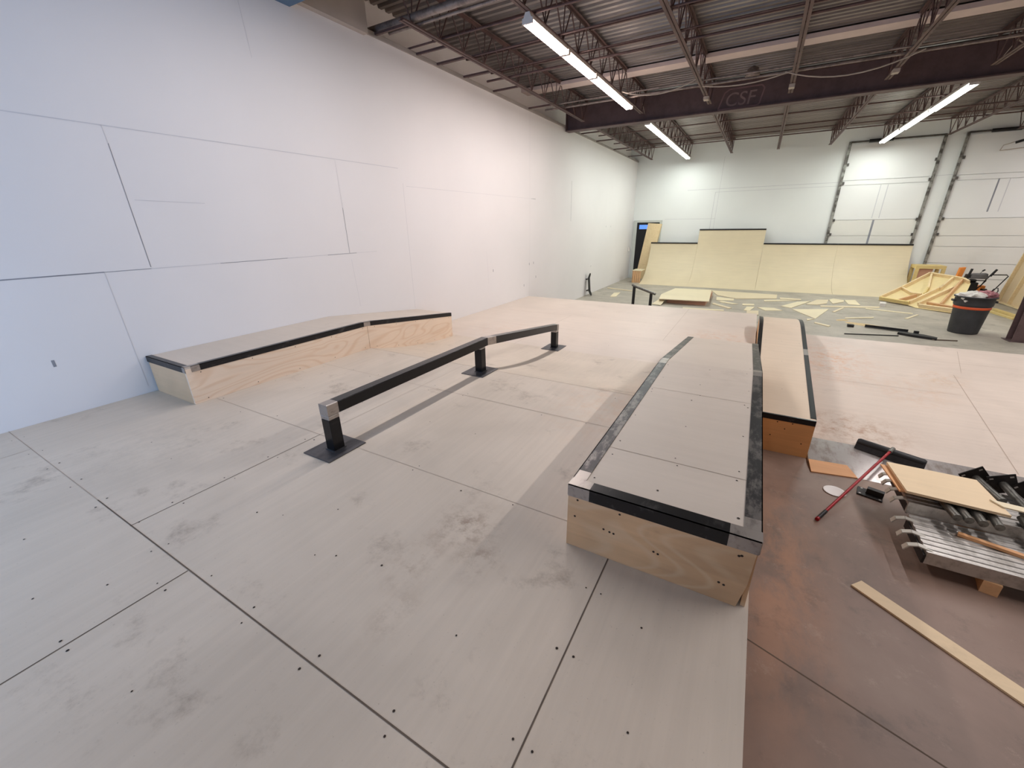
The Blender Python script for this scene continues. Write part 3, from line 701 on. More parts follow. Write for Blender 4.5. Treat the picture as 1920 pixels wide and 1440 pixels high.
# ------------------------------------------------------------------ kinked flat rail
t = thing('grind_rail', 'black square-tube grind rail kinked over the bank between the two ledges', 'rail', (2.69, 3.7, ZP))
RX, HW = 2.685, .045
def sq(mb, pts, w, mis):
    P = [Vector(p) for p in pts]; rings = []
    for i, p in enumerate(P):
        rings.append([p+Vector((x, 0, q)) for x, q in ((-w, -w), (w, -w), (w, w), (-w, w))])
    for i in range(len(P)-1):
        mb.add(rings[i]+rings[i+1], [(k, (k+1) % 4, 4+(k+1) % 4, 4+k) for k in range(4)], mis[i])
    mb.add(rings[0], [(0,3,2,1)], mis[0]); mb.add(rings[-1], [(0,1,2,3)], mis[-1])
ZR = 1.215
A, B, Cc = (RX, 1.63, ZR), (RX, 3.74, ZR), (RX, 5.75, ZR-.26)
mb = MB(); sq(mb, [A, lerp(A, B, .045), B], HW, [1, 0]); mb.build('rail_bar', [M['rail_steel'], M['bare_steel']], t, .006)
mb = MB(); sq(mb, [B, lerp(B, Cc, .09), lerp(B, Cc, .97), Cc], HW, [1, 0, 1]); mb.build('rail_bar', [M['rail_steel'], M['bare_steel']], t, .006)
for y, zb, zt in ((1.675, ZP, ZR-HW), (3.64, ZP, ZR-HW), (5.70, ZL, ZR-.26+.007-HW)):
    mb = MB(); zc = zt-.03 if y < 2 or y > 5 else zt-.015
    mb.box((RX-HW, y-HW, zb+.008), (RX+HW, y+HW, zc), 0); mb.box((RX-HW, y-HW, zc), (RX+HW, y+HW, zt), 1); mb.build('post', [M['rail_steel'], M['bare_steel']], t, .004)
    MB().box((RX-.155, y-.165, zb+.001), (RX+.135, y+.165, zb+.008)).box((RX-HW-.008, y-HW-.008, zb+.008), (RX+HW+.008, y+HW+.008, zb+.013)).build('base_plate', M['plate_steel'], t)

# round handrail behind the deck
t = thing('hand_rail', 'low round black handrail sloping down just beyond the far deck edge', 'rail', (2.5, 12.2, 0))
MB().tube([(2.20, 12.35, .755), (2.28, 12.3, .73), (2.92, 12.1, .57)], .034, 10).build('rail_bar', M['tube_steel'], t)
MB().tube([(2.27, 12.3, 0), (2.27, 12.3, .72)], .042, 8).build('post', M['black'], t)
MB().tube([(2.80, 12.13, 0), (2.80, 12.13, .58)], .042, 8).build('post', M['black'], t)

# ------------------------------------------------------------------ quarter pipes at the back wall
QY0, QR = 18.25, 1.75
def quarter(name, xa, xb, ht, label):
    t = thing(name, label, 'ramp', ((xa+xb)/2, 19.2, 0), None)
    pr = []; thm = math.acos(1-1.6/QR)
    for i in range(25):
        a = thm*i/24; pr.append((QY0+QR*math.sin(a), QR*(1-math.cos(a))))
    if ht > 1.7:
        a = thm; y, z = pr[-1]; s = (ht-z); pr.append((y+s*math.cos(a)/math.sin(a), ht))
    n = len(pr); mb = MB()
    mb.add([(x, y, z+.002) for x in (xa+.003, xb-.003) for y, z in pr], [(i, n+i, n+i+1, i+1) for i in range(n-1)], 0, True)
    mb.build('riding_surface', M['birch'], t)
    yb = 20.06
    for x in (xa+.002, xb-.02):
        mb = MB(); mb.extrude_x([(y, z) for y, z in pr]+[(yb+(.06 if ht > 1.7 else 0), pr[-1][1]), (yb+(.06 if ht > 1.7 else 0), 0)], x, x+.018); mb.build('side_panel', M['birch'], t)
    y, z = pr[-1]
    MB().tube([(xa+.002, y-.005, z+.012), (xb-.002, y-.005, z+.012)], .028, 10).build('coping', M['black'], t)
    MB().box((xa+.003, y+.02, z-.018), (xb-.003, yb+(.06 if ht > 1.7 else 0), z+.012)).build('top_board', M['birch'], t)
    return t
quarter('quarter_pipe', 1.0, 2.94, 1.6, 'leftmost low plywood quarter pipe with black coping against the back wall')
quarter('quarter_pipe', 2.94, 5.39, 2.14, 'tallest plywood quarter pipe, raised above its neighbours at the back wall')
quarter('quarter_pipe', 5.39, 7.8, 1.6, 'low plywood quarter pipe just right of the tall one')
quarter('quarter_pipe', 7.8, 9.92, 1.6, 'rightmost low plywood quarter pipe at the back wall in front of the overhead door')

# tall box and slatted box left of the ramps
t = thing('plywood_box', 'tall narrow plywood box leaning upright in front of the black door', 'box', (.8, 20.2, 0))
mb = MB()
mb.hexa([(.40, 20.13, .001), (.98, 20.13, .001), (.98, 20.33, .001), (.40, 20.33, .001)], [(.75, 20.15, 2.44), (1.33, 20.15, 2.40), (1.33, 20.33, 2.40), (.75, 20.33, 2.44)])
mb.build('box_shell', M['lumber'], t)
t = thing('slatted_crate', 'small low wooden slatted box beside the left end of the quarter pipes', 'box', (.8, 18.9, 0))
MB().box((.60, 18.65, .50), (.985, 19.3, .53)).build('lid', M['birch2'], t)
MB().box((.61, 18.67, 0), (.63, 19.28, .50)).build('side_panel', M['lumber_red'], t)
for i in range(4):
    x = .645+i*.085; MB().box((x, 18.66, 0), (x+.07, 18.70, .50)).build('slat', M['lumber_red'], t)

# ------------------------------------------------------------------ skateboard leaning on left wall
t = thing('skateboard', 'dark skateboard leaning on end against the left wall beyond the deck', 'skateboard', (.1, 14.45, 0))
t.rotation_euler = (0, 0, 0)
base = Vector((.17, 14.45, .0)); ax = Vector((-.085, 0, .80)).normalized(); nr = Vector((ax.z, 0, -ax.x)); wd = Vector((0, 1, 0))
mb = MB(); NL = 26; L = .80
cols = [-1, -.5, 0, .5, 1]; up = []; lo = []
for i in range(NL+1):
    s = i/NL; l = s*L; e = min(l, L-l); hw = .1*math.sqrt(max(0, 1-max(0, (.11-e)/.11)**2)) if e < .11 else .1
    hw = max(hw, .004); k = max(0, .17-e); lift = k*.38
    for c in cols:
        p = base+ax*(l+.0)+wd*(c*hw)+nr*lift+nr*(.006*c*c)
        up.append(p+nr*.005); lo.append(p-nr*.005)
m5 = 5; vs = up+lo; o = len(up); fs = []
for i in range(NL):
    for c in range(4):
        a = i*m5+c; fs.append((a, a+m5, a+m5+1, a+1)); fs.append((o+a, o+a+1, o+a+m5+1, o+a+m5))
    for c in (0, 4):
        a = i*m5+c; fs.append((a, a+m5, o+a+m5, o+a))
for c in range(4): fs.append((c, c+1, o+c+1, o+c)); a = NL*m5+c; fs.append((a, a+1, o+a+1, o+a))
mb.add(vs, fs, 0); mb.build('deck', M['grip'], t)
for l in (.2, .6):
    c = base+ax*l
    mb = MB(); mb.bar(c-nr*.005, c-nr*.05, .05, .07, tuple(ax)); mb.tube([c-nr*.055-wd*.08, c-nr*.055+wd*.08], .012, 8); tr = mb.build('truck', M['bare_steel'], t)
    for s in (-1, 1):
        q = MB().tube([c-nr*.055+wd*s*.075, c-nr*.055+wd*s*.107], .027, 14).build('wheel', M['wheel'], tr)

# ------------------------------------------------------------------ plywood stack and offcuts on the concrete
t = thing('low_wooden_box', 'low pink-sided plywood box under a big plywood sheet beyond the deck', 'box', (3.5, 14.9, 0))
MB().box((2.92, 14.15, .001), (4.08, 16.3, .14)).build('box_shell', M['pink_ply'], t)
tag(MB().poly([(2.79, 16.46), (4.02, 16.58), (4.18, 14.02), (2.71, 13.87), (2.6, 14.85)], .142, .162).build('plywood_sheet', M['birch2']), 'large pale plywood sheet lying on top of the low pink-sided box', 'plywood')
SCR = [
 ('S1', [(3.95, 17.5), (6.09, 17.32), (6.05, 16.43), (4.86, 15.87), (4.25, 16.37)], 'long wide plywood offcut right of the plywood sheet, nearest the quarter pipes'),
 ('S2', [(4.25, 16.0), (4.8, 15.78), (4.81, 15.42), (4.3, 15.29)], 'short plywood offcut beside the right edge of the plywood sheet'),
 ('S3', [(4.45, 15.2), (4.97, 14.82), (4.81, 14.74), (4.4, 15.0)], 'thin plywood strip pointing right from the plywood sheet'),
 ('S4', [(4.27, 14.7), (4.83, 14.01), (4.76, 13.86), (4.24, 14.5)], 'plywood strip slanting toward the deck near the sheet corner'),
 ('S5', [(5.09, 14.94), (5.41, 15.03), (5.42, 14.75), (5.1, 14.67)], 'small squarish plywood offcut alone between the sheet and the narrow ledge'),
 ('S6', [(5.22, 14.43), (5.43, 14.48), (5.32, 13.80), (5.16, 13.78)], 'plywood offcut pointing at the narrow ledge top'),
 ('S7', [(5.24, 13.75), (5.54, 13.85), (5.54, 13.2), (5.25, 13.16)], 'plywood offcut just behind the far end of the lower deck corner'),
 ('S8', [(3.52, 13.43), (4.64, 13.59), (4.66, 13.42), (3.56, 13.16)], 'thin plywood strip in front of the low pink-sided box'),
 ('S9', [(5.5, 14.47), (5.94, 14.54), (6.15, 14.2), (5.71, 14.0)], 'plywood offcut peeking over the top of the narrow ledge'),
 ('C2', [(6.15, 16.73), (6.75, 16.65), (6.74, 16.42), (6.15, 16.33)], 'small thin offcut right of the long wide offcut'),
 ('C3', [(5.68, 15.97), (6.22, 16.25), (6.59, 16.25), (5.69, 15.69)], 'slim triangular offcut in front of the long wide offcut'),
 ('C4', [(6.13, 14.97), (6.61, 16.02), (6.99, 16.31), (6.38, 14.75)], 'plywood strip forming the left end of the offcut heap'),
 ('C5', [(6.81, 15.65), (7.2, 16.74), (7.52, 16.89), (7.39, 16.07), (7.09, 15.65)], 'broad plywood offcut in the left half of the heap'),
 ('C6', [(7.53, 16.87), (7.68, 17.18), (7.94, 16.99), (7.89, 16.63), (7.55, 16.1)], 'plywood offcut in the middle of the heap nearest the quarter pipes'),
 ('C7', [(7.97, 17.04), (8.26, 17.18), (8.24, 16.15), (7.95, 16.19)], 'plywood offcut slanting at the right end of the heap'),
 ('C8', [(7.18, 15.60), (8.71, 16.12), (8.62, 15.83), (7.17, 15.37)], 'long straight plywood strip along the front of the heap'),
 ('C9', [(6.4, 14.56), (7.33, 15.02), (6.86, 13.32), (6.64, 13.88)], 'big triangular plywood offcut behind the narrow ledge'),
 ('C10', [(6.66, 13.19), (6.83, 13.27), (6.65, 12.97)], 'tiny plywood scrap at the tip of the triangular offcut'),
 ('C11', [(7.37, 14.63), (7.71, 15.5), (7.75, 15.42), (7.42, 14.57)], 'narrow plywood stick between triangular offcut and heap'),
 ('C12', [(8.3, 15.68), (9.26, 15.30), (9.22, 15.16), (8.26, 15.52)], 'long thin strip running from heap toward the lying frame'),
 ('C13', [(9.30, 15.12), (9.34, 15.1), (8.94, 14.33), (8.88, 14.36)], 'thin stick pointing toward the camera from the lying frame'),
 ('C14', [(8.75, 16.52), (8.9, 16.54), (8.83, 16.17), (8.68, 16.14)], 'small white block at the left corner of the lying frame'),
 ('C15', [(6.81, 12.83), (7.1, 12.52), (7.05, 12.4), (6.78, 12.72)], 'short plywood sliver on bare concrete right of narrow ledge top'),
 ('C16', [(7.55, 13.78), (8.23, 14.22), (8.2, 14.09), (7.53, 13.66)], 'thin pale stick beside the sawdust'),
 ('L1', [(.15, 16.66), (1.26, 16.22), (1.28, 16.08), (.19, 16.5)], 'long thin strip on the concrete near the left wall'),
 ('L2', [(.92, 14.51), (.79, 15.4), (.98, 15.6), (1.1, 14.61)], 'small rectangular offcut on the concrete between skateboard and handrail')]
for i, (k, p, lab) in enumerate(SCR):
    h = .1 if k == 'C14' else random.uniform(.012, .02)
    tag(MB().poly(p, .001, h).build('plywood_offcut', M['paper'] if k == 'C14' else (M['birch2'] if i % 3 else M['birch'])), lab, 'offcut', 'plywood offcuts scattered on the concrete')
tag(MB().slab([(2.55, 13.65, .02), (2.85, 13.55, .02), (2.88, 14.14, .13), (2.70, 14.14, .13)], .012).build('plywood_offcut', M['birch2']), 'offcut leaning on the left front corner of the low pink-sided box', 'offcut', 'plywood offcuts scattered on the concrete')
def dust(pts, label, seed):
    rnd = random.Random(seed); c = Vector((sum(p[0] for p in pts)/len(pts), sum(p[1] for p in pts)/len(pts)))
    ring = []
    for a, b in zip(pts, pts[1:]+pts[:1]):
        for u in (0, .33, .66):
            p = Vector(a).lerp(Vector(b), u); ring.append(c+(p-c)*rnd.uniform(.8, 1.2))
    n = len(ring); vs = [(p.x, p.y, .001) for p in ring]+[((p.x+c.x)/2, (p.y+c.y)/2, .016*rnd.uniform(.6, 1.3)) for p in ring]+[(c.x, c.y, .022)]
    mb = MB(); mb.add(vs, [(i, (i+1) % n, n+(i+1) % n, n+i) for i in range(n)]+[(n+i, n+(i+1) % n, 2*n) for i in range(n)], 0, True)
    tag(mb.build('sawdust', M['dust']), label, 'sawdust', None, 'stuff')
dust([(7.31, 13.48), (7.54, 13.62), (7.62, 13.45), (7.33, 13.3)], 'small tan sawdust patch on the concrete', 1)
dust([(7.52, 13.22), (7.77, 13.28), (8.17, 13.04), (8.0, 12.81), (7.51, 12.98)], 'longer tan sawdust patch in front of the black iron', 2)
# black iron on the floor
tag(MB().box((7.45, 12.6, 0), (7.57, 12.72, .06)).build('iron_block', M['black']), 'small black block beside the sawdust', 'block')
mb = MB(); mb.bar((7.80, 12.72, .02), (8.55, 12.50, .02), .07, .008); mb.bar((7.80, 12.75, .04), (8.55, 12.53, .04), .008, .06)
tag(mb.build('angle_iron', M['black']), 'black angle iron lying on the concrete, longest of the black pieces', 'iron')
tag(MB().tube([(7.27, 11.72, .012), (8.28, 12.02, .012)], .012, 6).build('iron_rod', M['black']), 'thin black rod lying in front of the angle iron', 'rod')
mb = MB(); mb.poly([(8.30, 12.22), (8.36, 12.36), (8.75, 12.22), (8.92, 12.02), (8.88, 11.90), (8.5, 12.08)], .001, .05); mb.box((8.60, 12.3, 0), (8.68, 12.36, .09))
tag(mb.build('iron_bracket', M['black']), 'chunky black bracket at the right end of the black rod', 'bracket')
tag(MB().bar((8.82, 11.92, .012), (9.24, 12.03, .012), .03, .02).build('wood_stick', M['seam']), 'thin dark stick alone on the concrete in front of the trash can', 'stick')

# ------------------------------------------------------------------ lying wooden frame
A = Vector((8.88, 17.34, .03)); fu = Vector((.613, -.790, 0)); fw = Vector((.742, .576, .342)); fn = fu.cross(fw).normalized()
def FP(u, w, h=0): return A+fu*u+fw*w+fn*h
t = thing('ramp_side_frame', 'lumber and plywood ramp frame lying propped on the concrete beside the trash can', 'frame', (9.6, 17, 0))
OUT = [(0, 0), (.9, 0), (1.21, -.09), (2.2, -.02), (1.62, .95), (1.12, 1.77), (.82, 1.93), (-.24, 2.06)]
mb = MB(); mb.slab([FP(u, w, .012) for u, w in OUT], .012); mb.build('plywood_back', M['ply_back'], t)
def stud(a, b, mat='lumber', w=.045, h=.10):
    P, Q = FP(*a, .012+h/2), FP(*b, .012+h/2); MB().bar(P, Q, w, h, tuple(fn)).build('stud', M[mat], t)
for a, b, m_ in [((.02, .02), (.92, .02), 'lumber_yellow'), ((.0, .06), (-.06, .84), 'lumber'), ((-.06, .88), (-.21, 2.02), 'lumber'), ((-.18, 2.02), (.82, 1.89), 'lumber'), ((.84, 1.88), (1.1, 1.74), 'lumber'),
              ((-.02, .84), (.5, .58), 'lumber'), ((.5, .58), (.77, .6), 'lumber'), ((-.1, 1.95), (.58, 1.05), 'lumber'), ((.58, 1.05), (.8, .66), 'lumber_yellow'), ((.7, .52), (.58, .04), 'lumber_red'),
              ((.58, 1.86), (.86, 1.1), 'lumber'), ((.8, 1.3), (.92, .05), 'lumber'), ((.88, 1.8), (1.62, .22), 'lumber_red'), ((1.08, 1.25), (1.17, .03), 'lumber'), ((1.3, .17), (2.0, .14), 'lumber_red'), ((1.25, -.03), (2.15, .03), 'lumber')]:
    stud(a, b, m_)
# sawhorse / bench behind
t = thing('lumber_bench', 'yellowish lumber bench standing right of the quarter pipes at the back wall', 'bench', (10.4, 19.4, 0))
MB().box((10.0, 19.25, .88), (10.75, 19.9, .98)).build('bench_top', M['lumber_yellow'], t)
for x, y in ((10.0, 19.25), (10.66, 19.25), (10.0, 19.82), (10.66, 19.82)): MB().box((x, y, 0), (x+.09, y+.08, .88)).build('leg', M['lumber_yellow'], t)
MB().box((10.09, 19.3, .35), (10.45, 19.33, .88)).build('panel', M['pink_ply'], t)

# leaning stud panel at right edge
t = thing('stud_panel', 'large lumber stud panel with plywood back standing at the right edge', 'frame', (12.1, 17, 0))
def SPt(y, h, d=0):
    a = R(7); return Vector((11.93+h*math.sin(a)+d*math.cos(a), y, h*math.cos(a)-d*math.sin(a)+.012))
up = SPt(0, 1)-SPt(0, 0); dn = SPt(0, 0, 1)-SPt(0, 0, 0)
mb = MB(); mb.hexa([SPt(15.4, 0, .09), SPt(15.4, 0, .102), SPt(18.6, 0, .102), SPt(18.6, 0, .09)], [SPt(15.4, 2.4, .09), SPt(15.4, 2.4, .102), SPt(18.6, 2.4, .102), SPt(18.6, 2.4, .09)]); mb.build('plywood_back', M['sheet'], t)
for y in (18.58, 17.9, 17.0, 16.2, 15.42): MB().bar(SPt(y, .05, .045), SPt(y, 2.35, .045), .04, .088, tuple(dn)).build('stud', M['lumber'], t)
for h in (.02, 2.38): MB().bar(SPt(15.4, h, .045), SPt(18.6, h, .045), .04, .088, tuple(dn)).build('plate', M['lumber'], t)
for i, (a, b) in enumerate([((11.12, 16.5), (11.24, 15.35)), ((11.26, 16.6), (11.36, 15.2))]):
    tag(MB().bar((*a, .021 if i == 0 else .045), (*b, .021 if i == 0 else .045), .09, .04 if i == 0 else .088).build('lumber_board', M['lumber_yellow']), 'short lumber board on the floor right of the trash can, %s of two' % ('shorter' if i == 0 else 'longer'), 'board')

# ------------------------------------------------------------------ trash can and contents
t = thing('trash_can', 'dark grey trash can with an orange band, filled with rubbish', 'trash can', (9.62, 13.1, 0))
mb = MB(); mb.lathe([(0, .005), (.245, .005), (.25, .02), (.295, .60), (.30, .62), (.315, .63), (.32, .66), (.318, .80), (.345, .805), (.35, .825), (.335, .835), (.318, .83), (.30, .62), (.24, .04), (0, .04)], (9.62, 13.1, 0), 36)
mb.build('can_body', M['can'], t)
MB().lathe([(.292, .555), (.301, .556), (.306, .608), (.296, .61)], (9.62, 13.1, 0), 36).build('orange_band', M['orange'], t)
for s in (-1, 1): MB().box((9.62+s*.33-.03, 13.04, .70), (9.62+s*.33+.03, 13.16, .74)).build('handle', M['can'], t)
mb = MB(); smooth_noise_blob(mb, (9.56, 13.06, .80), .21, 3, 0, .6, 16, (1.05, .9, .5)); tag(mb.build('crumpled_bag', M['paper']), 'crumpled white plastic bag on top of the trash can', 'bag')
mb = MB(); smooth_noise_blob(mb, (9.76, 13.0, .86), .115, 9, 0, .7, 14, (1, .9, .8)); tag(mb.build('rag', M['rag']), 'faded red rag bulging out of the trash can', 'rag')
mb = MB(); mb.tube([(9.8, 13.05, .9), (9.82, 13.02, 1.0), (9.87, 13.0, 1.03), (9.89, 13.0, .96), (9.86, 13.02, .88)], .01, 6); tag(mb.build('wire_loop', M['black']), 'black wire loop sticking out of the trash can', 'wire')

# ------------------------------------------------------------------ snow blower
MY = 18.35
def K(x, z): return (5.2+(x-5.2)*MY/17.5, max(.0, 2.44+(z-2.44)*MY/17.5))
def K3(x, dy, z):
    a, b = K(x, z); return (a, MY+dy, b)
t = thing('snow_blower', 'orange and black walk-behind snow blower with raised handles behind the trash can', 'machine', (K(11.0, .2)[0], MY, 0))
MB().slab([K3(10.60, .25, .66), K3(10.71, .25, .66), K3(10.745, .25, 1.08), K3(10.625, .25, 1.06)], .14).build('chute', M['orange_m'], t, .01)
mb = MB(); pr = [(MY+.35, .03), (MY+.62, .03), (MY+.66, .3), (MY+.55, .46), (MY+.35, .46)]; mb.extrude_x(pr, K(10.66, 0)[0], K(11.34, 0)[0]); mb.build('auger_housing', M['orange_m'], t, .01)
a, b = K(10.80, .34), K(11.05, .67)
MB().box((a[0], MY-.02, a[1]), (b[0], MY+.34, b[1])).lathe([(0, 0), (.09, 0), (.11, .03), (.11, .08), (.05, .1), (0, .1)], K3(10.93, .15, .665), 18).build('engine', M['black'], t, .02)
a, b = K(11.03, .34), K(11.14, .55)
MB().box((a[0], MY+.02, a[1]), (b[0], MY+.3, b[1])).build('engine_cover', M['orange_m'], t, .015)
MB().hexa([K3(10.79, -.12, .79), K3(11.18, -.12, .79), K3(11.18, .1, .80), K3(10.79, .1, .80)], [K3(10.81, -.1, .92), K3(11.15, -.1, .94), K3(11.15, .08, .95), K3(10.81, .08, .93)]).build('console', M['grey_m'], t, .02)
MB().hexa([K3(10.70, -.13, .80), K3(10.80, -.13, .80), K3(10.80, .05, .80), K3(10.70, .05, .80)], [K3(10.71, -.12, .90), K3(10.79, -.12, .90), K3(10.79, .04, .91), K3(10.71, .04, .91)]).build('control_box', M['black'], t, .01)
for xa, s_ in ((10.74, 1), (11.19, -1)):
    MB().tube([K3(xa+.06*s_, .2, .42), K3(xa+.03*s_, -.05, .78), K3(xa, -.12, .90)], .016, 8).build('handlebar', M['black'], t)
    MB().tube([K3(xa, -.12, .87), K3(xa+(.025 if s_ > 0 else .085), -.13, 1.07)], .03, 8).build('grip', M['black'], t)
MB().tube([K3(10.97, -.1, .94), K3(11.01, -.1, 1.02)], .007, 6).tube([K3(11.0, -.1, 1.01), K3(11.045, -.1, 1.05)], .022, 8).build('control_lever', M['black'], t)
MB().tube([K3(11.2, -.13, .915), K3(11.51, -.13, .925), K3(11.55, -.13, .89), K3(11.40, -.02, .45), K3(11.2, .05, .46)], .015, 8).build('handle_loop', M['black'], t)
MB().tube([K3(10.74, -.08, .74), K3(11.16, -.08, .74), K3(11.04, .02, .46)], .018, 8).build('lower_bar', M['black'], t)
for x in (10.76, 11.2): a = K(x, 0)[0]; MB().tube([(a, MY+.12, .2), (a+.1, MY+.12, .2)], .2, 20).build('wheel', M['wheel'], t, .02)

# ------------------------------------------------------------------ foreground right: broom, offcut, disc, strip, bleacher planks
t = thing('push_broom', 'push broom with red handle and black head lying across the steel lip plate', 'broom', (6.6, 4.9, 0))
hA, hB = Vector((6.53, 5.36, .145)), Vector((7.06, 5.16, .125)); hd = (hB-hA).normalized(); hn = Vector((-hd.y, hd.x, 0))
mb = MB(); mb.tube([hA, hA+hd*.02, hB-hd*.02, hB], [.034, .044, .042, .03], 12); mb.build('broom_head', M['black'], t)
mb = MB()
lo = [hA-hn*.07+Vector((0,0,-.055)), hB-hn*.07+Vector((0,0,-.06)), hB+hn*.0+Vector((0,0,-.035)), hA+hn*.0+Vector((0,0,-.035))]
mb.hexa(lo, [hA-hn*.035+Vector((0,0,.01)), hB-hn*.035+Vector((0,0,.01)), hB+hn*.03+Vector((0,0,.02)), hA+hn*.03+Vector((0,0,.02))]); mb.build('bristles', M['bristle'], t)
H0, H1 = Vector((6.79, 5.23, .17)), Vector((6.05, 3.80, .018))
MB().tube([H0, H0.lerp(H1, .91)], .013, 10).build('handle', M['red'], t)
MB().tube([H0.lerp(H1, .90), H0.lerp(H1, .99)], .016, 10).tube([H0.lerp(H1, .985), H1], .017, 10, 1).build('handle_grip', [M['black'], M['red']], t)
MB().tube([H0+(H0-H1).normalized()*.05, H0.lerp(H1, .03)], .02, 10).build('handle_socket', M['tube_steel'], t)
tag(MB().slab([(6.08, 4.675, .012), (6.475, 4.75, .012), (6.405, 4.93, .040), (6.068, 4.90, .036)], .011).build('plywood_offcut', M['orange_ply']), 'orange trapezoid plywood offcut lying against the steel lip plate', 'offcut')
mb = MB(); mb.lathe([(0, .0), (.078, .0), (.092, .006), (.09, .008), (.076, .003), (0, .003)], (6.245, 4.385, .001), 28); tag(mb.build('white_plate', M['white_disc']), 'flat white disc lying on the brown concrete', 'disc')
tag(MB().poly([(6.19, 3.09), (6.26, 3.17), (7.55, 2.17), (7.48, 2.07)], .001, .014).build('plywood_strip', M['sheet']), 'long pale plywood strip lying on brown concrete at lower right', 'strip')

def ribbed_plank(label, xa, xb, ya, yb, z, h, nr_):
    t = thing('bleacher_plank', label, 'plank', ((xa+xb)/2, (ya+yb)/2, z-h))
    mb = MB(); prof = [(ya, z-h), (ya, z)]
    w = (yb-ya)/nr_
    for i in range(nr_):
        y = ya+i*w; prof += [(y+.15*w, z), (y+.25*w, z-.007), (y+.75*w, z-.007), (y+.85*w, z)]
    prof += [(yb, z), (yb, z-h), (yb-.02, z-h), (yb-.02, z-.03), (ya+.02, z-.03), (ya+.02, z-h)]
    mb.extrude_x(prof, xa, xb); mb.build('plank_body', M['alu'], t)
    return t
p1 = ribbed_plank('ribbed aluminium plank nearest the camera in the pile, with hooked end straps', 6.64, 8.6, 3.47, 3.95, .20, .10, 8)
p2 = ribbed_plank('ribbed aluminium plank lying behind the front one under the plywood sheet', 6.62, 8.6, 3.96, 4.46, .30, .10, 8)
for pl, ys_, z in ((p1, (3.52, 3.68, 3.86), .19), (p2, (4.02, 4.16, 4.30, 4.42), .28)):
    for y in ys_:
        pts = [(6.68, y, z), (6.60, y+.01, z+.012), (6.55, y+.015, z-.01), (6.53, y+.02, z-.05)]
        mb = MB()
        for a, b in zip(pts, pts[1:]): mb.bar(a, b, .042, .009, (0, 0, 1) if abs(a[2]-b[2]) < .03 else (1, 0, 0))
        mb.build('hook_strap', M['hook'], pl)
    MB().box((6.625, ys_[0]-.05, z-.09), (6.638, ys_[-1]+.05, z-.02)).build('end_shade', M['black_plate'], pl)  # thin dark sheet standing in for the shade under the straps
mb = MB(); mb.bar((7.0, 3.46, .05), (7.2, 4.5, .05), .09, .098); tag(mb.build('timber_block', M['lumber_red']), 'timber block under the front of the aluminium planks', 'block')
mb = MB(); mb.bar((8.2, 3.46, .05), (8.2, 4.5, .05), .09, .098); tag(mb.build('timber_block', M['lumber_red']), 'timber block under the right end of the aluminium planks', 'block')
mb = MB(); mb.box((7.0, 4.02, .10), (7.09, 4.42, .199)); mb.box((8.1, 4.02, .10), (8.19, 4.42, .199)); tag(mb.build('timber_spacer', M['lumber_red']), 'timber spacers holding up the rear aluminium plank', 'spacer')
tag(MB().bar((6.89, 3.81, .212), (7.7, 3.58, .212), .035, .022).build('wood_strip', M['orange_ply']), 'thin orange wood strip lying on the front aluminium plank', 'strip')
def post(label, a, b, roll=0, plate=True):
    a, b = Vector(a), Vector(b); t = thing('steel_post', label, 'post', tuple(a), 'steel posts with flange plates on the plank pile')
    MB().tube([a, b], .028, 14).build('tube', M['tube_steel'], t)
    if plate:
        d = (b-a).normalized(); u = d.cross(Vector((0,0,1))).normalized(); w = u.cross(d)
        q = R(roll); u2 = u*math.cos(q)+w*math.sin(q); w2 = -u*math.sin(q)+w*math.cos(q)
        c = b; mb = MB(); s = .085; e = .012; th = d*.008
        def P(x, y): return c+u2*x+w2*y
        # plate with four corner slots, built as a frame of quads
        outer = [(-s, -s), (s, -s), (s, s), (-s, s)]
        mb.hexa([P(x, y) for x, y in outer], [P(x, y)+th for x, y in outer], 0)
        for x, y in ((-.06, -.06), (.06, -.06), (.06, .06), (-.06, .06)):
            for off in (-.0008, .0088):
                mb.add([P(x-e, y-e*.6)+d*off, P(x+e, y-e*.6)+d*off, P(x+e, y+e*.6)+d*off, P(x-e, y+e*.6)+d*off], [(0,1,2,3)], 1)
        mb.build('flange_plate', [M['black_plate'], M['alu']], t)
    return t
for i, (xa, xb) in enumerate([(6.86, 6.80), (6.925, 6.90), (7.0, 7.0), (7.085, 7.11)]):
    post('grey steel tube poking from under the plywood sheet, %s from the left' % ords[i], (xa, 3.83, .332), (xb, 4.30, .332), 0, False)
post('steel post with black flange plate right of the plywood sheet, nearer one', (7.36, 4.10, .333), (7.34, 4.56, .345), 25)
post('steel post with black flange plate right of the plywood sheet, farther tilted one', (7.52, 4.1, .333), (7.50, 4.56, .35), 50)
post('steel post with black flange plate peeking out behind the plywood sheet', (7.24, 4.26, .332), (7.19, 4.60, .335), 40)
post('dark steel post lying at the right edge on the front plank', (7.32, 3.72, .235), (7.27, 4.05, .34), 0, False)
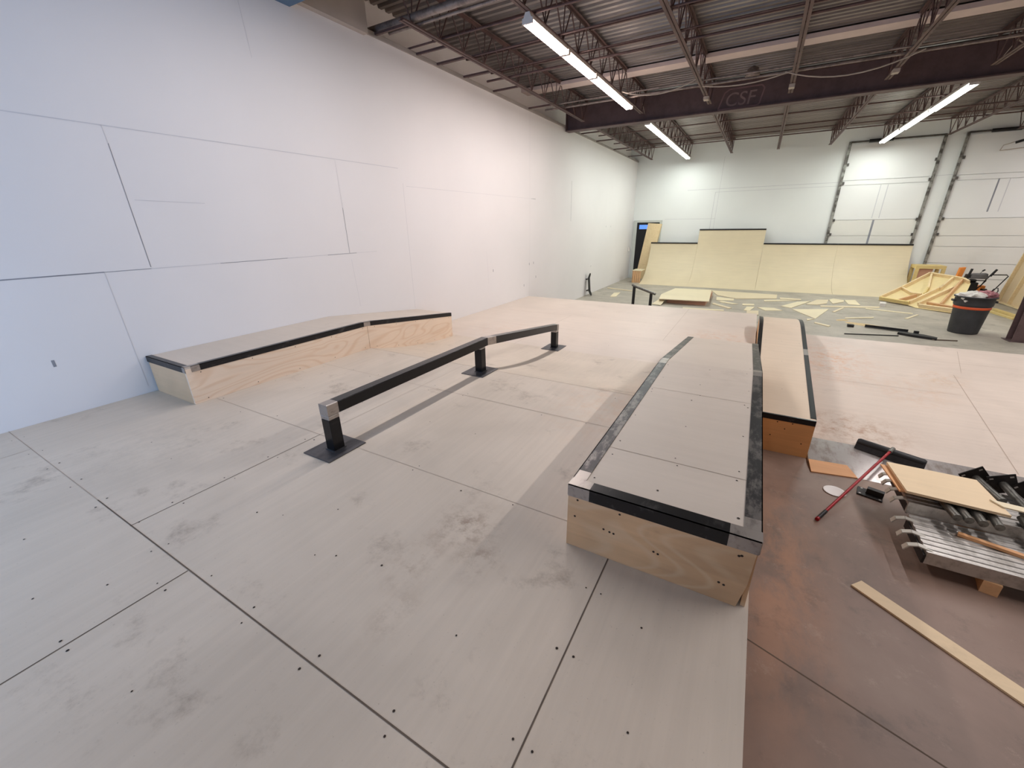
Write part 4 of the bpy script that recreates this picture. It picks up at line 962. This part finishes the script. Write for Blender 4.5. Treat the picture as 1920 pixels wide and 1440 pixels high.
mb = MB(); mb.poly([(6.42, 4.44), (6.60, 4.38), (6.63, 4.52), (6.45, 4.58)], .002, .014); mb.bar((6.50, 4.50, .04), (6.62, 4.46, .04), .05, .05)
for x, y in ((6.445, 4.455), (6.475, 4.555), (6.585, 4.405)): mb.disc((x, y, .0148), .01, (0,0,1), 8, 1)
tag(mb.build('black_bracket', [M['black_plate'], M['alu']]), 'black perforated bracket at the left rear corner of the plank pile', 'bracket')
tag(MB().slab([(6.55, 4.45, .392), (6.585, 3.97, .392), (7.165, 3.94, .392), (7.13, 4.44, .392)], .02).build('plywood_sheet', M['sheet']), 'square plywood sheet lying on top of the aluminium plank pile', 'plywood')
tag(MB().slab([(6.51, 4.44, .362), (6.56, 4.02, .355), (6.70, 4.03, .364), (6.66, 4.44, .364)], .012).build('plywood_offcut', M['orange_ply']), 'brown offcut sticking out left under the square plywood sheet', 'offcut')
tag(MB().slab([(7.10, 4.11, .405), (7.15, 4.03, .405), (7.7, 3.98, .405), (7.7, 4.06, .405)], .010).build('plywood_offcut', M['birch2']), 'narrow pale offcut at the right end of the square plywood sheet', 'offcut')

# ------------------------------------------------------------------ world, camera
w = bpy.data.worlds.new('world'); S.world = w; w.use_nodes = True
w.node_tree.nodes['Background'].inputs[0].default_value = (.6, .7, .8, 1); w.node_tree.nodes['Background'].inputs[1].default_value = .05
cam = bpy.data.cameras.new('camera'); co = bpy.data.objects.new('camera', cam); COL.objects.link(co)
cam.sensor_fit = 'HORIZONTAL'; cam.sensor_width = 36; cam.lens = 763.98/1920*36; cam.clip_start = .05; cam.clip_end = 100
rx, ry, rz = R(68.7001599), R(-.82461423), R(30.03467921)
rot = Matrix.Rotation(rz, 4, 'Z') @ Matrix.Rotation(rx, 4, 'X') @ Matrix.Rotation(ry, 4, 'Z')
co.matrix_world = Matrix.Translation((5.2, 0, 2.44)) @ rot
S.camera = co
for o in bpy.data.objects:
    if '_o' in o: del o['_o']
S.view_settings.view_transform = 'Standard'; S.view_settings.look = 'None'; S.view_settings.exposure = 0; S.view_settings.gamma = 1
